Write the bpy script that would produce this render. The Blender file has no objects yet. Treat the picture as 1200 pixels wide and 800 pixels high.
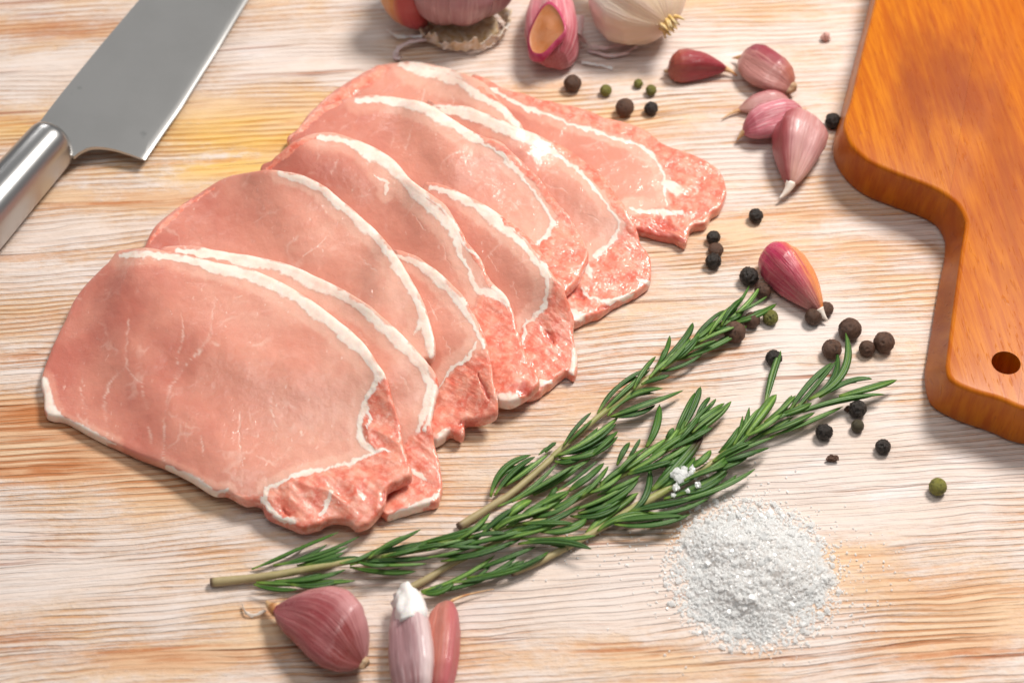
import bpy, bmesh, math, random
import numpy as np
from mathutils import Vector, Matrix, noise as mnoise
R = math.radians
rnd = random.Random(7)
rng = np.random.default_rng(11)

# ------------------------------------------------------------------ camera, light, exposure
S = bpy.context.scene
col = S.collection
PITCH, DIST, LENS = R(52), 0.80, 72.0
cam_pos = np.array([0.0, -DIST * math.cos(PITCH), DIST * math.sin(PITCH)])
FWD = np.array([0.0, math.cos(PITCH), -math.sin(PITCH)])
UPV = np.array([0.0, math.sin(PITCH), math.cos(PITCH)])
cd = bpy.data.cameras.new('camera')
cam = bpy.data.objects.new('camera', cd)
col.objects.link(cam)
cam.location = cam_pos
cam.rotation_euler = (math.pi / 2 - PITCH, 0, 0)
cd.lens, cd.sensor_width, cd.sensor_fit = LENS, 36, 'HORIZONTAL'
cd.clip_start, cd.clip_end = 0.01, 50
cd.dof.use_dof = True
cd.dof.focus_distance = 0.785
cd.dof.aperture_fstop = 9.0
S.camera = cam

W = bpy.data.worlds.new('World')
S.world = W
W.use_nodes = True
bg = W.node_tree.nodes['Background']
bg.inputs[0].default_value = (0.93, 0.96, 1.0, 1)
bg.inputs[1].default_value = 0.20


def area(name, loc, target, size, power, color):
    ld = bpy.data.lights.new(name, 'AREA')
    ld.shape, ld.size, ld.size_y = 'RECTANGLE', size[0], size[1]
    ld.energy, ld.color = power, color
    o = bpy.data.objects.new(name, ld)
    col.objects.link(o)
    o.location = loc
    o.rotation_euler = (Vector(target) - Vector(loc)).to_track_quat('-Z', 'Y').to_euler()
    return o


area('key_softbox', (0.46, 0.40, 1.0), (0.0, 0.02, 0), (0.30, 0.30), 16.4, (1.0, 0.95, 0.89))
area('back_left_strip', (-0.42, 1.15, 0.60), (-0.1, 0.0, 0), (0.32, 0.12), 1.5, (1.0, 0.97, 0.94))
area('overhead_fill', (-0.10, -0.12, 1.25), (0, 0.0, 0), (0.70, 0.60), 3.8, (1.0, 0.985, 0.96))
S.view_settings.view_transform = 'Standard'
S.view_settings.look = 'None'
S.view_settings.exposure = 0.04
S.view_settings.gamma = 1.0
S.cycles.use_denoising = True
S.cycles.max_bounces = 10
S.cycles.diffuse_bounces = 8


# ------------------------------------------------------------------ where a sight line meets a height above the table
def P(px, py, z=0.0):
    px, py, z = np.asarray(px, float), np.asarray(py, float), np.asarray(z, float)
    x = (px - 600) / 1200 * 36 / LENS
    y = -(py - 400) / 1200 * 36 / LENS
    d = FWD[None] + y.reshape(-1, 1) * UPV[None]
    d = d + np.stack([x.ravel(), 0 * x.ravel(), 0 * x.ravel()], 1)
    t = (z.ravel() - cam_pos[2]) / d[:, 2]
    return cam_pos[None] + d * t[:, None]


def P1(px, py, z=0.0):
    return P([px], [py], [z])[0]


def proj(X):
    v = X - cam_pos[None]
    dep = v @ FWD
    return 600 + v[:, 0] / dep * 1200 * LENS / 36, 400 - (v @ UPV) / dep * 1200 * LENS / 36


def ppm(px, py, z=0.0):
    return 1200 * LENS / 36 / float((P1(px, py, z) - cam_pos) @ FWD)


# ------------------------------------------------------------------ helpers
def hash2(i, j, s):
    h = np.sin(i * 127.1 + j * 311.7 + s * 74.7) * 43758.5453
    return h - np.floor(h)


def vnoise(x, y, s=0):
    i, j = np.floor(x), np.floor(y)
    f, g = x - i, y - j
    f, g = f * f * (3 - 2 * f), g * g * (3 - 2 * g)
    a, b = hash2(i, j, s), hash2(i + 1, j, s)
    c, d = hash2(i, j + 1, s), hash2(i + 1, j + 1, s)
    return (a * (1 - f) + b * f) * (1 - g) + (c * (1 - f) + d * f) * g


def fbm(x, y, s=0, o=4):
    t, a, n = 0, 0.5, 0
    for k in range(o):
        t = t + a * vnoise(x * 2 ** k, y * 2 ** k, s + k * 13)
        n += a
        a *= 0.5
    return t / n


def sstep(a, b, x):
    t = np.clip((x - a) / (b - a), 0, 1)
    return t * t * (3 - 2 * t)


def catmull(pts, closed=True, n=12):
    p = np.array(pts, float)
    out = []
    m = len(p)
    rngk = range(m if closed else m - 1)
    for i in rngk:
        if closed:
            a, b, c, d = p[i - 1], p[i], p[(i + 1) % m], p[(i + 2) % m]
        else:
            a, b, c, d = p[max(i - 1, 0)], p[i], p[i + 1], p[min(i + 2, m - 1)]
        for k in range(n):
            t = k / n
            out.append(0.5 * ((2 * b) + (c - a) * t + (2 * a - 5 * b + 4 * c - d) * t * t + (3 * b - a - 3 * c + d) * t ** 3))
    if not closed:
        out.append(p[-1])
    return np.array(out)


def resample(p, n, closed=True):
    q = np.vstack([p, p[:1]]) if closed else p
    s = np.concatenate([[0], np.cumsum(np.linalg.norm(np.diff(q, axis=0), axis=1))])
    t = np.linspace(0, s[-1], n, endpoint=not closed)
    return np.stack([np.interp(t, s, q[:, k]) for k in range(q.shape[1])], 1)


def polydist(x, y, pts):
    d = np.full(x.shape, 1e9)
    for (ax, ay), (bx, by) in zip(pts[:-1], pts[1:]):
        vx, vy = bx - ax, by - ay
        t = np.clip(((x - ax) * vx + (y - ay) * vy) / max(vx * vx + vy * vy, 1e-9), 0, 1)
        d = np.minimum(d, np.hypot(x - ax - t * vx, y - ay - t * vy))
    return d


def inside(x, y, poly):
    r = np.zeros(x.shape, bool)
    m = len(poly)
    for i in range(m):
        x0, y0 = poly[i - 1]
        x1, y1 = poly[i]
        if y0 == y1:
            continue
        c = ((y0 > y) != (y1 > y)) & (x < (x1 - x0) * (y - y0) / (y1 - y0) + x0)
        r ^= c
    return r


def make(name, v, f, mat, parent=None, attrs=None, smooth=True, vn=None, origin=None, flip=True):
    """one mesh object from world-space vertices; its local origin is the parent's place (or `origin`)"""
    v = np.asarray(v, float)
    if flip:
        vol, cc = 0.0, v.mean(0)
        for q in f:
            a, b, c = v[q[0]] - cc, v[q[1]] - cc, v[q[2]] - cc
            vol += a[0] * (b[1] * c[2] - b[2] * c[1]) - a[1] * (b[0] * c[2] - b[2] * c[0]) + a[2] * (b[0] * c[1] - b[1] * c[0])
            if len(q) == 4:
                d = v[q[3]] - cc
                vol += a[0] * (c[1] * d[2] - c[2] * d[1]) - a[1] * (c[0] * d[2] - c[2] * d[0]) + a[2] * (c[0] * d[1] - c[1] * d[0])
        if vol < 0:
            f = [tuple(q)[::-1] for q in f]
    o0 = np.array(parent.location) if parent is not None and parent.parent is None else (np.array(origin) if origin is not None else np.zeros(3))
    if parent is not None and parent.parent is not None:
        o0 = np.array(parent.location) + np.array(parent.parent.location)
    me = bpy.data.meshes.new(name)
    me.from_pydata((v - o0).tolist(), [], [tuple(int(k) for k in q) for q in f])
    if attrs:
        for k, a in attrs.items():
            at = me.attributes.new(k, 'FLOAT', 'POINT')
            at.data.foreach_set('value', np.ascontiguousarray(a, dtype=np.float32))
    if smooth:
        me.polygons.foreach_set('use_smooth', [True] * len(me.polygons))
    if vn is not None:
        me.normals_split_custom_set_from_vertices([tuple(n) for n in vn])
    me.materials.append(mat)
    o = bpy.data.objects.new(name, me)
    col.objects.link(o)
    if parent is not None:
        o.parent = parent
    elif origin is not None:
        o.location = origin
    return o


def thing(name, label, cat, loc, group=None):
    o = bpy.data.objects.new(name, None)
    o.empty_display_size = 0.01
    col.objects.link(o)
    o.location = [float(k) for k in loc]
    return tag(o, label, cat, group)


def tag(o, label, cat, group=None, kind=None):
    o['label'], o['category'] = label, cat
    if group:
        o['group'] = group
    if kind:
        o['kind'] = kind
    return o


def grid_faces(nu, nv, wrap_v=True):
    f = []
    for i in range(nu - 1):
        for j in range(nv if wrap_v else nv - 1):
            k = (j + 1) % nv
            f.append((i * nv + j, i * nv + k, (i + 1) * nv + k, (i + 1) * nv + j))
    return f


def tube(path, rad, n=10):
    path = np.asarray(path, float)
    rad = np.broadcast_to(np.asarray(rad, float), (len(path),))
    T = np.gradient(path, axis=0)
    T /= np.linalg.norm(T, axis=1)[:, None] + 1e-12
    v = []
    for p, t, r in zip(path, T, rad):
        a = np.cross(t, [0, 0, 1.0])
        if np.linalg.norm(a) < 1e-6:
            a = np.array([1.0, 0, 0])
        a /= np.linalg.norm(a)
        b = np.cross(a, t)
        for k in range(n):
            w = 2 * math.pi * k / n
            v.append(p + r * (math.cos(w) * a + math.sin(w) * b))
    f = grid_faces(len(path), n)
    f.append(tuple(range(n))[::-1])
    f.append(tuple((len(path) - 1) * n + k for k in range(n)))
    return np.array(v), f


# ------------------------------------------------------------------ material helpers
class M:
    def __init__(self, name):
        self.m = bpy.data.materials.new(name)
        self.m.use_nodes = True
        self.t = self.m.node_tree
        self.b = self.t.nodes['Principled BSDF']

    def n(self, kind, **kw):
        nd = self.t.nodes.new('ShaderNode' + kind)
        for k, v in kw.items():
            if k.startswith('i_'):
                key = k[2:].replace('_', ' ')
                tgt = nd.inputs[int(key)] if key.isdigit() else nd.inputs[key]
                self.put(v, tgt)
            else:
                setattr(nd, k, v)
        return nd

    def put(self, v, tgt):
        if isinstance(v, bpy.types.NodeSocket):
            self.t.links.new(v, tgt)
        elif isinstance(v, bpy.types.Node):
            self.t.links.new(v.outputs[0], tgt)
        else:
            tgt.default_value = v

    def attr(self, name):
        return self.n('Attribute', attribute_name=name).outputs['Fac']

    def obj(self):
        return self.n('TexCoord').outputs['Object']

    def info(self, k='Random'):
        return self.n('ObjectInfo').outputs[k]

    def vec(self, v, scale=(1, 1, 1), rot=(0, 0, 0), loc=(0, 0, 0)):
        return self.n('Mapping', i_Vector=v, i_Scale=scale, i_Rotation=rot, i_Location=loc).outputs[0]

    def noise(self, v, scale=1.0, detail=3.0, rough=0.55, dist=0.0):
        return self.n('TexNoise', i_Vector=v, i_Scale=scale, i_Detail=detail, i_Roughness=rough, i_Distortion=dist).outputs['Fac']

    def math(self, op, a, b=0.0, c=0.0, clamp=False):
        nd = self.n('Math', operation=op, use_clamp=clamp)
        self.put(a, nd.inputs[0])
        self.put(b, nd.inputs[1])
        if len(nd.inputs) > 2:
            self.put(c, nd.inputs[2])
        return nd.outputs[0]

    def step(self, x, a, b, lo=0.0, hi=1.0):
        nd = self.n('MapRange', interpolation_type='SMOOTHSTEP')
        for k, v in zip(range(5), (x, a, b, lo, hi)):
            self.put(v, nd.inputs[k])
        return nd.outputs[0]

    def mix(self, f, a, b, mode='MIX'):
        nd = self.n('MixRGB', blend_type=mode)
        self.put(f, nd.inputs[0])
        for k, v in ((1, a), (2, b)):
            if isinstance(v, tuple) and len(v) == 3:
                v = v + (1.0,)
            self.put(v, nd.inputs[k])
        return nd.outputs[0]

    def comb(self, x, y, z=0.0):
        nd = self.n('CombineXYZ')
        for k, v in enumerate((x, y, z)):
            self.put(v, nd.inputs[k])
        return nd.outputs[0]

    def bump(self, h, strength, dist, base=None):
        nd = self.n('Bump', i_Height=h, i_Strength=strength, i_Distance=dist)
        if base is not None:
            self.put(base, nd.inputs['Normal'])
        return nd.outputs[0]

    def out(self, color=None, rough=None, normal=None, spec=None, sss=None, sss_r=(1, 0.4, 0.25), sss_s=0.003, coat=None, coat_r=0.1, metal=None):
        b = self.b.inputs
        if isinstance(color, tuple) and len(color) == 3:
            color = color + (1.0,)
        for k, v in (('Base Color', color), ('Roughness', rough), ('Normal', normal), ('Specular IOR Level', spec), ('Coat Weight', coat), ('Metallic', metal)):
            if v is not None:
                self.put(v, b[k])
        if coat is not None:
            b['Coat Roughness'].default_value = coat_r
        if sss:
            self.put(sss, b['Subsurface Weight'])
            b['Subsurface Radius'].default_value = sss_r
            b['Subsurface Scale'].default_value = sss_s
        return self.m


def mat_table():
    m = M('whitewashed_wood')
    o = m.obj()
    a_or, a_ye, a_wash = m.attr('orange'), m.attr('yellow'), m.attr('wash')
    rot = m.vec(o, rot=(0, 0, R(-4.5)))
    warp = m.noise(m.vec(o, (4.5, 14, 1)), 1.0, 2)
    warp2 = m.noise(m.vec(o, (22, 60, 1)), 1.0, 2)
    wv = m.n('VectorMath', operation='ADD')
    m.put(rot, wv.inputs[0])
    m.put(m.comb(0.0, m.math('ADD', m.math('MULTIPLY', m.math('SUBTRACT', warp, 0.5), 0.016), m.math('MULTIPLY', m.math('SUBTRACT', warp2, 0.5), 0.0025))), wv.inputs[1])
    g = wv.outputs[0]
    ring = m.noise(m.vec(g, (7, 440, 1)), 1.0, 2, 0.5)            # summer wood lines, about 3 mm apart
    ring2 = m.noise(m.vec(g, (18, 1050, 1), loc=(1, 5, 0)), 1.0, 2, 0.5)
    fine = m.noise(m.vec(g, (60, 1800, 1)), 1.0, 2, 0.6)
    broad = m.noise(m.vec(g, (5, 26, 1)), 1.0, 3, 0.6)
    patch = m.noise(m.vec(g, (13, 34, 1)), 1.0, 4, 0.6)
    patch2 = m.noise(m.vec(g, (34, 70, 1), loc=(4, 2, 0)), 1.0, 4, 0.62)
    speck = m.noise(m.vec(g, (260, 620, 1)), 1.0, 3, 0.7)
    zone = m.step(m.math('ADD', broad, m.math('MULTIPLY', a_or, 0.30)), 0.38, 0.66)
    l1 = m.step(m.math('ADD', ring, m.math('MULTIPLY', m.math('SUBTRACT', fine, 0.5), 0.16)), 0.50, 0.60)
    l2 = m.math('MULTIPLY', m.step(ring2, 0.53, 0.63), 0.7)
    ph = m.noise(m.vec(rot, (9, 30, 1), loc=(2, 8, 0)), 1.0, 3, 0.55)
    sy = m.n('SeparateXYZ', i_Vector=g).outputs[1]
    wv_ = m.math('SINE', m.math('ADD', m.math('MULTIPLY', sy, 2150.0), m.math('MULTIPLY', ph, 22.0)))
    cord = m.math('MULTIPLY', m.step(m.math('ADD', wv_, m.math('MULTIPLY', m.math('SUBTRACT', fine, 0.5), 1.2)), 0.15, 0.85), m.step(m.noise(m.vec(g, (14, 40, 1), loc=(6, 3, 0)), 1.0, 3), 0.36, 0.60, 0.12, 1.0))
    late = m.math('MAXIMUM', m.math('MULTIPLY', m.math('MULTIPLY', l1, 0.8), m.step(m.math('ADD', patch2, m.math('MULTIPLY', a_or, 0.15)), 0.38, 0.64, 0.10, 1.0)), m.math('MAXIMUM', m.math('MULTIPLY', l2, 0.6), m.math('MULTIPLY', cord, 0.85)))
    # bare pine: cream spring wood, rusty summer wood
    cream = m.mix(m.math('MULTIPLY', a_or, m.step(patch, 0.30, 0.62)), (0.72, 0.51, 0.325), (0.58, 0.205, 0.038))
    dark = m.mix(m.math('MULTIPLY', zone, m.math('ADD', 0.45, a_or), clamp=True), (0.58, 0.275, 0.115), (0.44, 0.13, 0.030))
    dark = m.mix(m.step(a_wash, 0.62, 0.95), dark, (0.52, 0.25, 0.165))
    wood = m.mix(late, cream, dark)
    wood = m.mix(m.math('MULTIPLY', a_ye, m.step(patch, 0.25, 0.6)), wood, m.mix(late, (0.80, 0.48, 0.065), (0.60, 0.24, 0.015)))
    # white wash, thin, scrubbed off the ridges and lying in the soft wood between the lines
    paint = m.mix(m.step(patch, 0.30, 0.7), (0.70, 0.57, 0.49), (0.735, 0.645, 0.60))
    paint = m.mix(m.math('MULTIPLY', m.step(patch2, 0.5, 0.75), m.step(a_wash, 0.4, 0.9)), paint, (0.78, 0.725, 0.71))
    cover = m.math('ADD', m.math('MULTIPLY', patch, 0.80), m.math('SUBTRACT', m.math('MULTIPLY', a_wash, 0.42), 0.165))
    cover = m.math('ADD', cover, m.math('MULTIPLY', m.math('SUBTRACT', patch2, 0.5), 0.55))
    cover = m.math('SUBTRACT', cover, m.math('MULTIPLY', a_or, 0.42))
    cover = m.math('SUBTRACT', cover, m.math('MULTIPLY', a_ye, 0.32))
    cover = m.math('ADD', cover, m.math('MULTIPLY', m.math('SUBTRACT', speck, 0.5), 0.30))
    body = m.step(cover, 0.22, 0.50, 0.12, 0.97)
    thick = m.step(cover, 0.34, 0.60)                             # where the wash is thick it hides the lines too
    hide = m.math('SUBTRACT', 1.0, m.math('MULTIPLY', late, m.math('SUBTRACT', 0.88, m.math('MULTIPLY', thick, 0.62))))
    cov = m.math('MULTIPLY', body, hide)
    c = m.mix(cov, wood, paint)
    # long thin rusty checks in the grain
    crack = m.step(m.noise(m.vec(g, (7, 420, 1), loc=(3, 7, 0)), 1.0, 2, 0.5), 0.63, 0.70)
    crack = m.math('MULTIPLY', crack, m.step(m.noise(m.vec(g, (16, 60, 1), loc=(9, 1, 0)), 1.0, 2), 0.44, 0.6))
    c = m.mix(m.math('MULTIPLY', crack, 0.8), c, m.mix(zone, (0.44, 0.20, 0.13), (0.36, 0.11, 0.035)))
    hgt = m.math('ADD', m.math('MULTIPLY', fine, 0.35), m.math('MULTIPLY', cov, 0.45))
    hgt = m.math('SUBTRACT', hgt, m.math('ADD', m.math('MULTIPLY', late, 0.25), m.math('MULTIPLY', cord, 0.55)))
    hgt = m.math('SUBTRACT', hgt, m.math('MULTIPLY', crack, 0.8))
    hgt = m.math('ADD', hgt, m.math('MULTIPLY', speck, 0.35))
    return m.out(c, m.step(cov, 0, 1, 0.42, 0.62), m.bump(hgt, 0.8, 0.0011), 0.12)


def mat_pork():
    m = M('raw_pork')
    o = m.obj()
    fat, tail, vein, red = m.attr('fat'), m.attr('tail'), m.attr('vein'), m.attr('red')
    pale = m.attr('pale')
    big = m.noise(o, 45, 3)
    med = m.noise(o, 160, 4, 0.6)
    fib = m.noise(o, 420, 3, 0.6)
    n8 = m.noise(o, 700, 4, 0.65)
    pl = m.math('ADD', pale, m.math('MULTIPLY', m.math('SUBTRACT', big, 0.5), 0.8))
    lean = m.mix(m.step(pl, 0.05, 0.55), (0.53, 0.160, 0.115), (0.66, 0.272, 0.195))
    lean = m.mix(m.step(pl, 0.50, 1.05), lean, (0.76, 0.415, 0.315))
    lean = m.mix(m.math('MULTIPLY', m.step(med, 0.48, 0.75), 0.20), lean, (0.60, 0.20, 0.14))
    # marbling: fine broken pale threads
    warp = m.n('VectorMath', operation='ADD')
    m.put(o, warp.inputs[0])
    sc = m.n('VectorMath', operation='SCALE')
    m.put(m.n('TexNoise', i_Vector=o, i_Scale=90.0, i_Detail=3.0).outputs['Color'], sc.inputs[0])
    sc.inputs['Scale'].default_value = 0.012
    m.put(sc.outputs[0], warp.inputs[1])
    vor = m.n('TexVoronoi', feature='DISTANCE_TO_EDGE', i_Vector=warp.outputs[0], i_Scale=48.0).outputs['Distance']
    thread = m.math('MULTIPLY', m.step(vor, 0.0, 0.045, 1.0, 0.0), m.step(m.noise(o, 75, 2), 0.50, 0.66))
    thread = m.math('MAXIMUM', m.math('MULTIPLY', thread, 0.22), m.math('MULTIPLY', m.math('MULTIPLY', vein, m.step(med, 0.28, 0.70)), 0.62))
    flk = m.math('MULTIPLY', m.step(m.noise(m.vec(o, (1, 0.55, 1)), 520, 2), 0.66, 0.76), m.step(big, 0.4, 0.6))
    thread = m.math('MAXIMUM', thread, m.math('MULTIPLY', flk, 0.45))
    lean = m.mix(thread, lean, (0.86, 0.66, 0.56))
    side = m.mix(m.step(med, 0.35, 0.65), (0.70, 0.155, 0.095), (0.80, 0.32, 0.22))
    side = m.mix(m.math('MULTIPLY', m.step(fib, 0.45, 0.7), 0.55), side, (0.85, 0.50, 0.40))
    side = m.mix(m.math('MULTIPLY', thread, 0.5), side, (0.88, 0.68, 0.58))
    tl = m.step(m.math('ADD', tail, m.math('MULTIPLY', m.math('SUBTRACT', med, 0.5), 0.7)), 0.3, 0.7)
    c = m.mix(tl, lean, side)
    c = m.mix(m.math('MULTIPLY', m.step(red, 0.2, 0.8), 0.7), c, (0.52, 0.075, 0.05))
    fm = m.math('ADD', fat, m.math('MULTIPLY', m.math('SUBTRACT', m.noise(o, 260, 4, 0.65), 0.5), 1.1))
    fm = m.step(fm, 0.25, 0.80)
    fatc = m.mix(m.step(med, 0.35, 0.7), (0.88, 0.78, 0.69), (0.85, 0.64, 0.54))
    c = m.mix(m.math('MULTIPLY', fm, 0.93), c, fatc)
    h = m.math('ADD', m.math('MULTIPLY', n8, 0.25), m.math('MULTIPLY', fib, m.math('ADD', 0.22, m.math('MULTIPLY', tl, 0.5))))
    h = m.math('ADD', h, m.math('MULTIPLY', med, 0.7))
    nrm = m.bump(h, 0.34, 0.0011)
    drop = m.math('MULTIPLY', m.step(m.noise(m.vec(o, (1, 0.7, 1)), 620, 2), 0.56, 0.70), m.step(m.noise(o, 28, 2), 0.50, 0.64))
    m.put(m.bump(m.math('ADD', m.math('MULTIPLY', drop, 2.2), m.math('MULTIPLY', fib, 1.0)), 0.6, 0.0010), m.b.inputs['Coat Normal'])
    return m.out(c, m.step(m.noise(o, 300, 3), 0.3, 0.7, 0.28, 0.46), nrm, 0.42, sss=0.35, sss_s=0.004, coat=m.math('MULTIPLY', m.step(m.noise(o, 60, 3), 0.35, 0.6, 0.35, 0.9), m.math('SUBTRACT', 1.0, m.math('MULTIPLY', fm, 0.75))), coat_r=0.09)


def mat_steel(brushed):
    m = M('brushed_steel' if brushed else 'polished_steel')
    o = m.obj()
    sm = m.noise(o, 38, 4, 0.6)
    if brushed:
        sm2 = m.noise(m.vec(o, (1.0, 0.12, 1)), 900, 2)
        spots = m.step(m.noise(o, 60, 3, 0.6), 0.70, 0.76)
        c = m.mix(m.step(sm, 0.3, 0.7), (0.46, 0.455, 0.445), (0.49, 0.485, 0.475))
        c = m.mix(m.math('MULTIPLY', spots, 0.45), c, (0.25, 0.25, 0.25))
        return m.out(c, 0.34, m.bump(sm2, 0.05, 0.0003), metal=1.0)
    return m.out((0.48, 0.475, 0.47), 0.30, m.bump(m.noise(o, 60, 2), 0.02, 0.0005), metal=1.0)


def mat_board(name, c0, c1, c2, end=False):
    m = M(name)
    o = m.obj()
    g = m.vec(o, rot=(0, 0, R(-6)))
    gr = m.noise(m.vec(g, (420, 30, 40)), 1.0, 5, 0.65)
    pores = m.step(m.noise(m.vec(g, (900, 110, 100)), 1.0, 2), 0.60, 0.72)
    br = m.noise(m.vec(g, (30, 9, 9)), 1.0, 4, 0.6)
    c = m.mix(m.step(gr, 0.3, 0.72), c0, c1)
    c = m.mix(m.math('MULTIPLY', m.step(br, 0.42, 0.72), 0.75), c, c2)
    c = m.mix(m.math('MULTIPLY', pores, 0.35), c, c2)
    dv = m.n('VectorMath', operation='DISTANCE')
    m.put(m.vec(g, (1.9, 1, 1)), dv.inputs[0])
    dv.inputs[1].default_value = STAIN_AT
    st = m.step(dv.outputs['Value'], 0.0, 0.075, 1.0, 0.0)
    sn = m.math('ADD', st, m.math('MULTIPLY', m.math('SUBTRACT', m.noise(m.vec(g, (55, 22, 22)), 1.0, 4, 0.6), 0.5), 1.1))
    c = m.mix(m.math('MULTIPLY', m.step(sn, 0.42, 0.95), 0.66), c, (0.24, 0.036, 0.003))
    return m.out(c, m.step(br, 0.3, 0.7, 0.34, 0.46), m.bump(m.math('ADD', gr, pores), 0.16, 0.0005), 0.22)


def mat_leaf():
    m = M('rosemary_leaf')
    o = m.obj()
    ac, al, top = m.attr('across'), m.attr('along'), m.attr('top')
    oi = m.n('ObjectInfo')
    rand = oi.outputs['Random']
    sep = m.n('SeparateColor', i_Color=oi.outputs['Color'])
    pale, brown = sep.outputs[0], sep.outputs[1]
    n = m.noise(m.comb(m.math('MULTIPLY', ac, 1.5), m.math('MULTIPLY', al, 30.0), m.math('MULTIPLY', rand, 50.0)), 1.6, 3)
    fl = m.noise(o, 1500, 2)
    base = m.mix(rand, (0.009, 0.050, 0.004), (0.045, 0.130, 0.007))
    base = m.mix(m.step(n, 0.4, 0.7), base, (0.03, 0.10, 0.014))
    rib_sheen = m.step(m.math('ABSOLUTE', ac), 0.05, 0.42, 1.0, 0.0)
    lit = m.math('ADD', m.math('MULTIPLY', rib_sheen, m.math('ADD', 0.22, m.math('MULTIPLY', pale, 0.6))), m.math('MULTIPLY', pale, 0.25))  # glossy sheen painted as paler green, strongest along the midrib groove
    lit = m.math('MULTIPLY', lit, m.step(fl, 0.25, 0.6, 0.55, 1.0))
    c = m.mix(lit, base, (0.25, 0.40, 0.085))
    c = m.mix(m.step(al, 0.0, 0.22, 0.75, 0.0), c, (0.22, 0.32, 0.05))
    under = m.mix(m.step(m.math('ABSOLUTE', ac), 0.5, 0.9), (0.30, 0.38, 0.22), (0.05, 0.12, 0.02))
    c = m.mix(top, under, c)
    c = m.mix(m.math('MULTIPLY', brown, m.step(al, 0.62, 0.9)), c, (0.05, 0.022, 0.014))
    return m.out(c, 0.42, m.bump(n, 0.25, 0.0003), 0.38, sss=0.08, sss_r=(0.3, 1, 0.1), sss_s=0.001)


def mat_stem():
    m = M('rosemary_stem')
    o = m.obj()
    al = m.attr('along')
    n = m.noise(o, 260, 4)
    c = m.mix(m.step(n, 0.3, 0.7), (0.24, 0.27, 0.07), (0.38, 0.34, 0.15))
    c = m.mix(m.step(al, 0.10, 0.6), m.mix(n, (0.32, 0.25, 0.12), (0.46, 0.37, 0.20)), c)
    c = m.mix(m.step(al, 0.0, 0.03, 1.0, 0.0), c, (0.12, 0.07, 0.045))
    return m.out(c, 0.5, m.bump(n, 0.3, 0.0005), 0.4)


def mat_clove(name, root, mid, tip, streak, amount=0.5, rough=0.30, freq=9.0, rim=None):
    m = M(name)
    o = m.obj()
    al, ca, sa = m.attr('along'), m.attr('ca'), m.attr('sa')
    v = m.comb(m.math('MULTIPLY', ca, freq * 0.5), m.math('MULTIPLY', sa, freq * 0.5), m.math('MULTIPLY', al, 1.3))
    st = m.noise(v, 1.7, 4, 0.6, 0.6)
    fine = m.noise(m.vec(v, (5, 5, 1)), 1.7, 2)
    blot = m.noise(o, 130, 3)
    c = m.mix(m.step(m.math('ADD', al, m.math('MULTIPLY', m.math('SUBTRACT', st, 0.5), 0.5)), 0.02, 0.42), root, mid)
    c = m.mix(m.step(m.math('ADD', al, m.math('MULTIPLY', m.math('SUBTRACT', st, 0.5), 0.5)), 0.55, 0.98), c, tip)
    c = m.mix(m.math('MULTIPLY', m.step(st, 0.46, 0.66), amount), c, streak)
    c = m.mix(m.math('MULTIPLY', m.step(fine, 0.5, 0.7), amount * 0.5), c, streak)
    c = m.mix(m.math('MULTIPLY', m.step(blot, 0.5, 0.75), 0.25), c, mid)
    if rim:
        c = m.mix(m.math('MULTIPLY', m.step(m.math('ADD', m.attr('rim'), m.math('MULTIPLY', m.math('SUBTRACT', st, 0.5), 0.6)), 0.42, 0.80), 0.9), c, rim)
    h = m.math('ADD', st, m.math('MULTIPLY', fine, 0.4))
    return m.out(c, m.step(blot, 0.3, 0.7, rough, rough + 0.16), m.bump(h, 0.55, 0.0011), 0.5, sss=0.05, sss_s=0.002, coat=0.22, coat_r=0.2)


def mat_plain(name, c0, c1, scale=200, rough=0.5, bump=0.3, dist=0.0005, sss=None, spec=0.4):
    m = M(name)
    o = m.obj()
    n = m.noise(o, scale, 4, 0.6)
    return m.out(m.mix(m.step(n, 0.3, 0.7), c0, c1), rough, m.bump(n, bump, dist), spec, sss=sss)


def mat_pepper(name, deep, skin, patch, rough):
    m = M(name)
    o = m.obj()
    rel = m.attr('relief')
    rd = m.info()
    n = m.noise(o, 900, 4, 0.65)
    ofs = m.n('VectorMath', operation='ADD')
    m.put(o, ofs.inputs[0])
    m.put(m.comb(rd, rd, rd), ofs.inputs[1])
    p = m.noise(ofs.outputs[0], 260, 3)
    c = m.mix(m.step(rel, 0.25, 0.75), deep, skin)
    c = m.mix(m.step(p, 0.45, 0.68), c, patch)
    c = m.mix(m.math('MULTIPLY', rd, 0.35), c, deep)
    return m.out(c, rough, m.bump(n, 0.5, 0.0006), 0.4)


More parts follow.
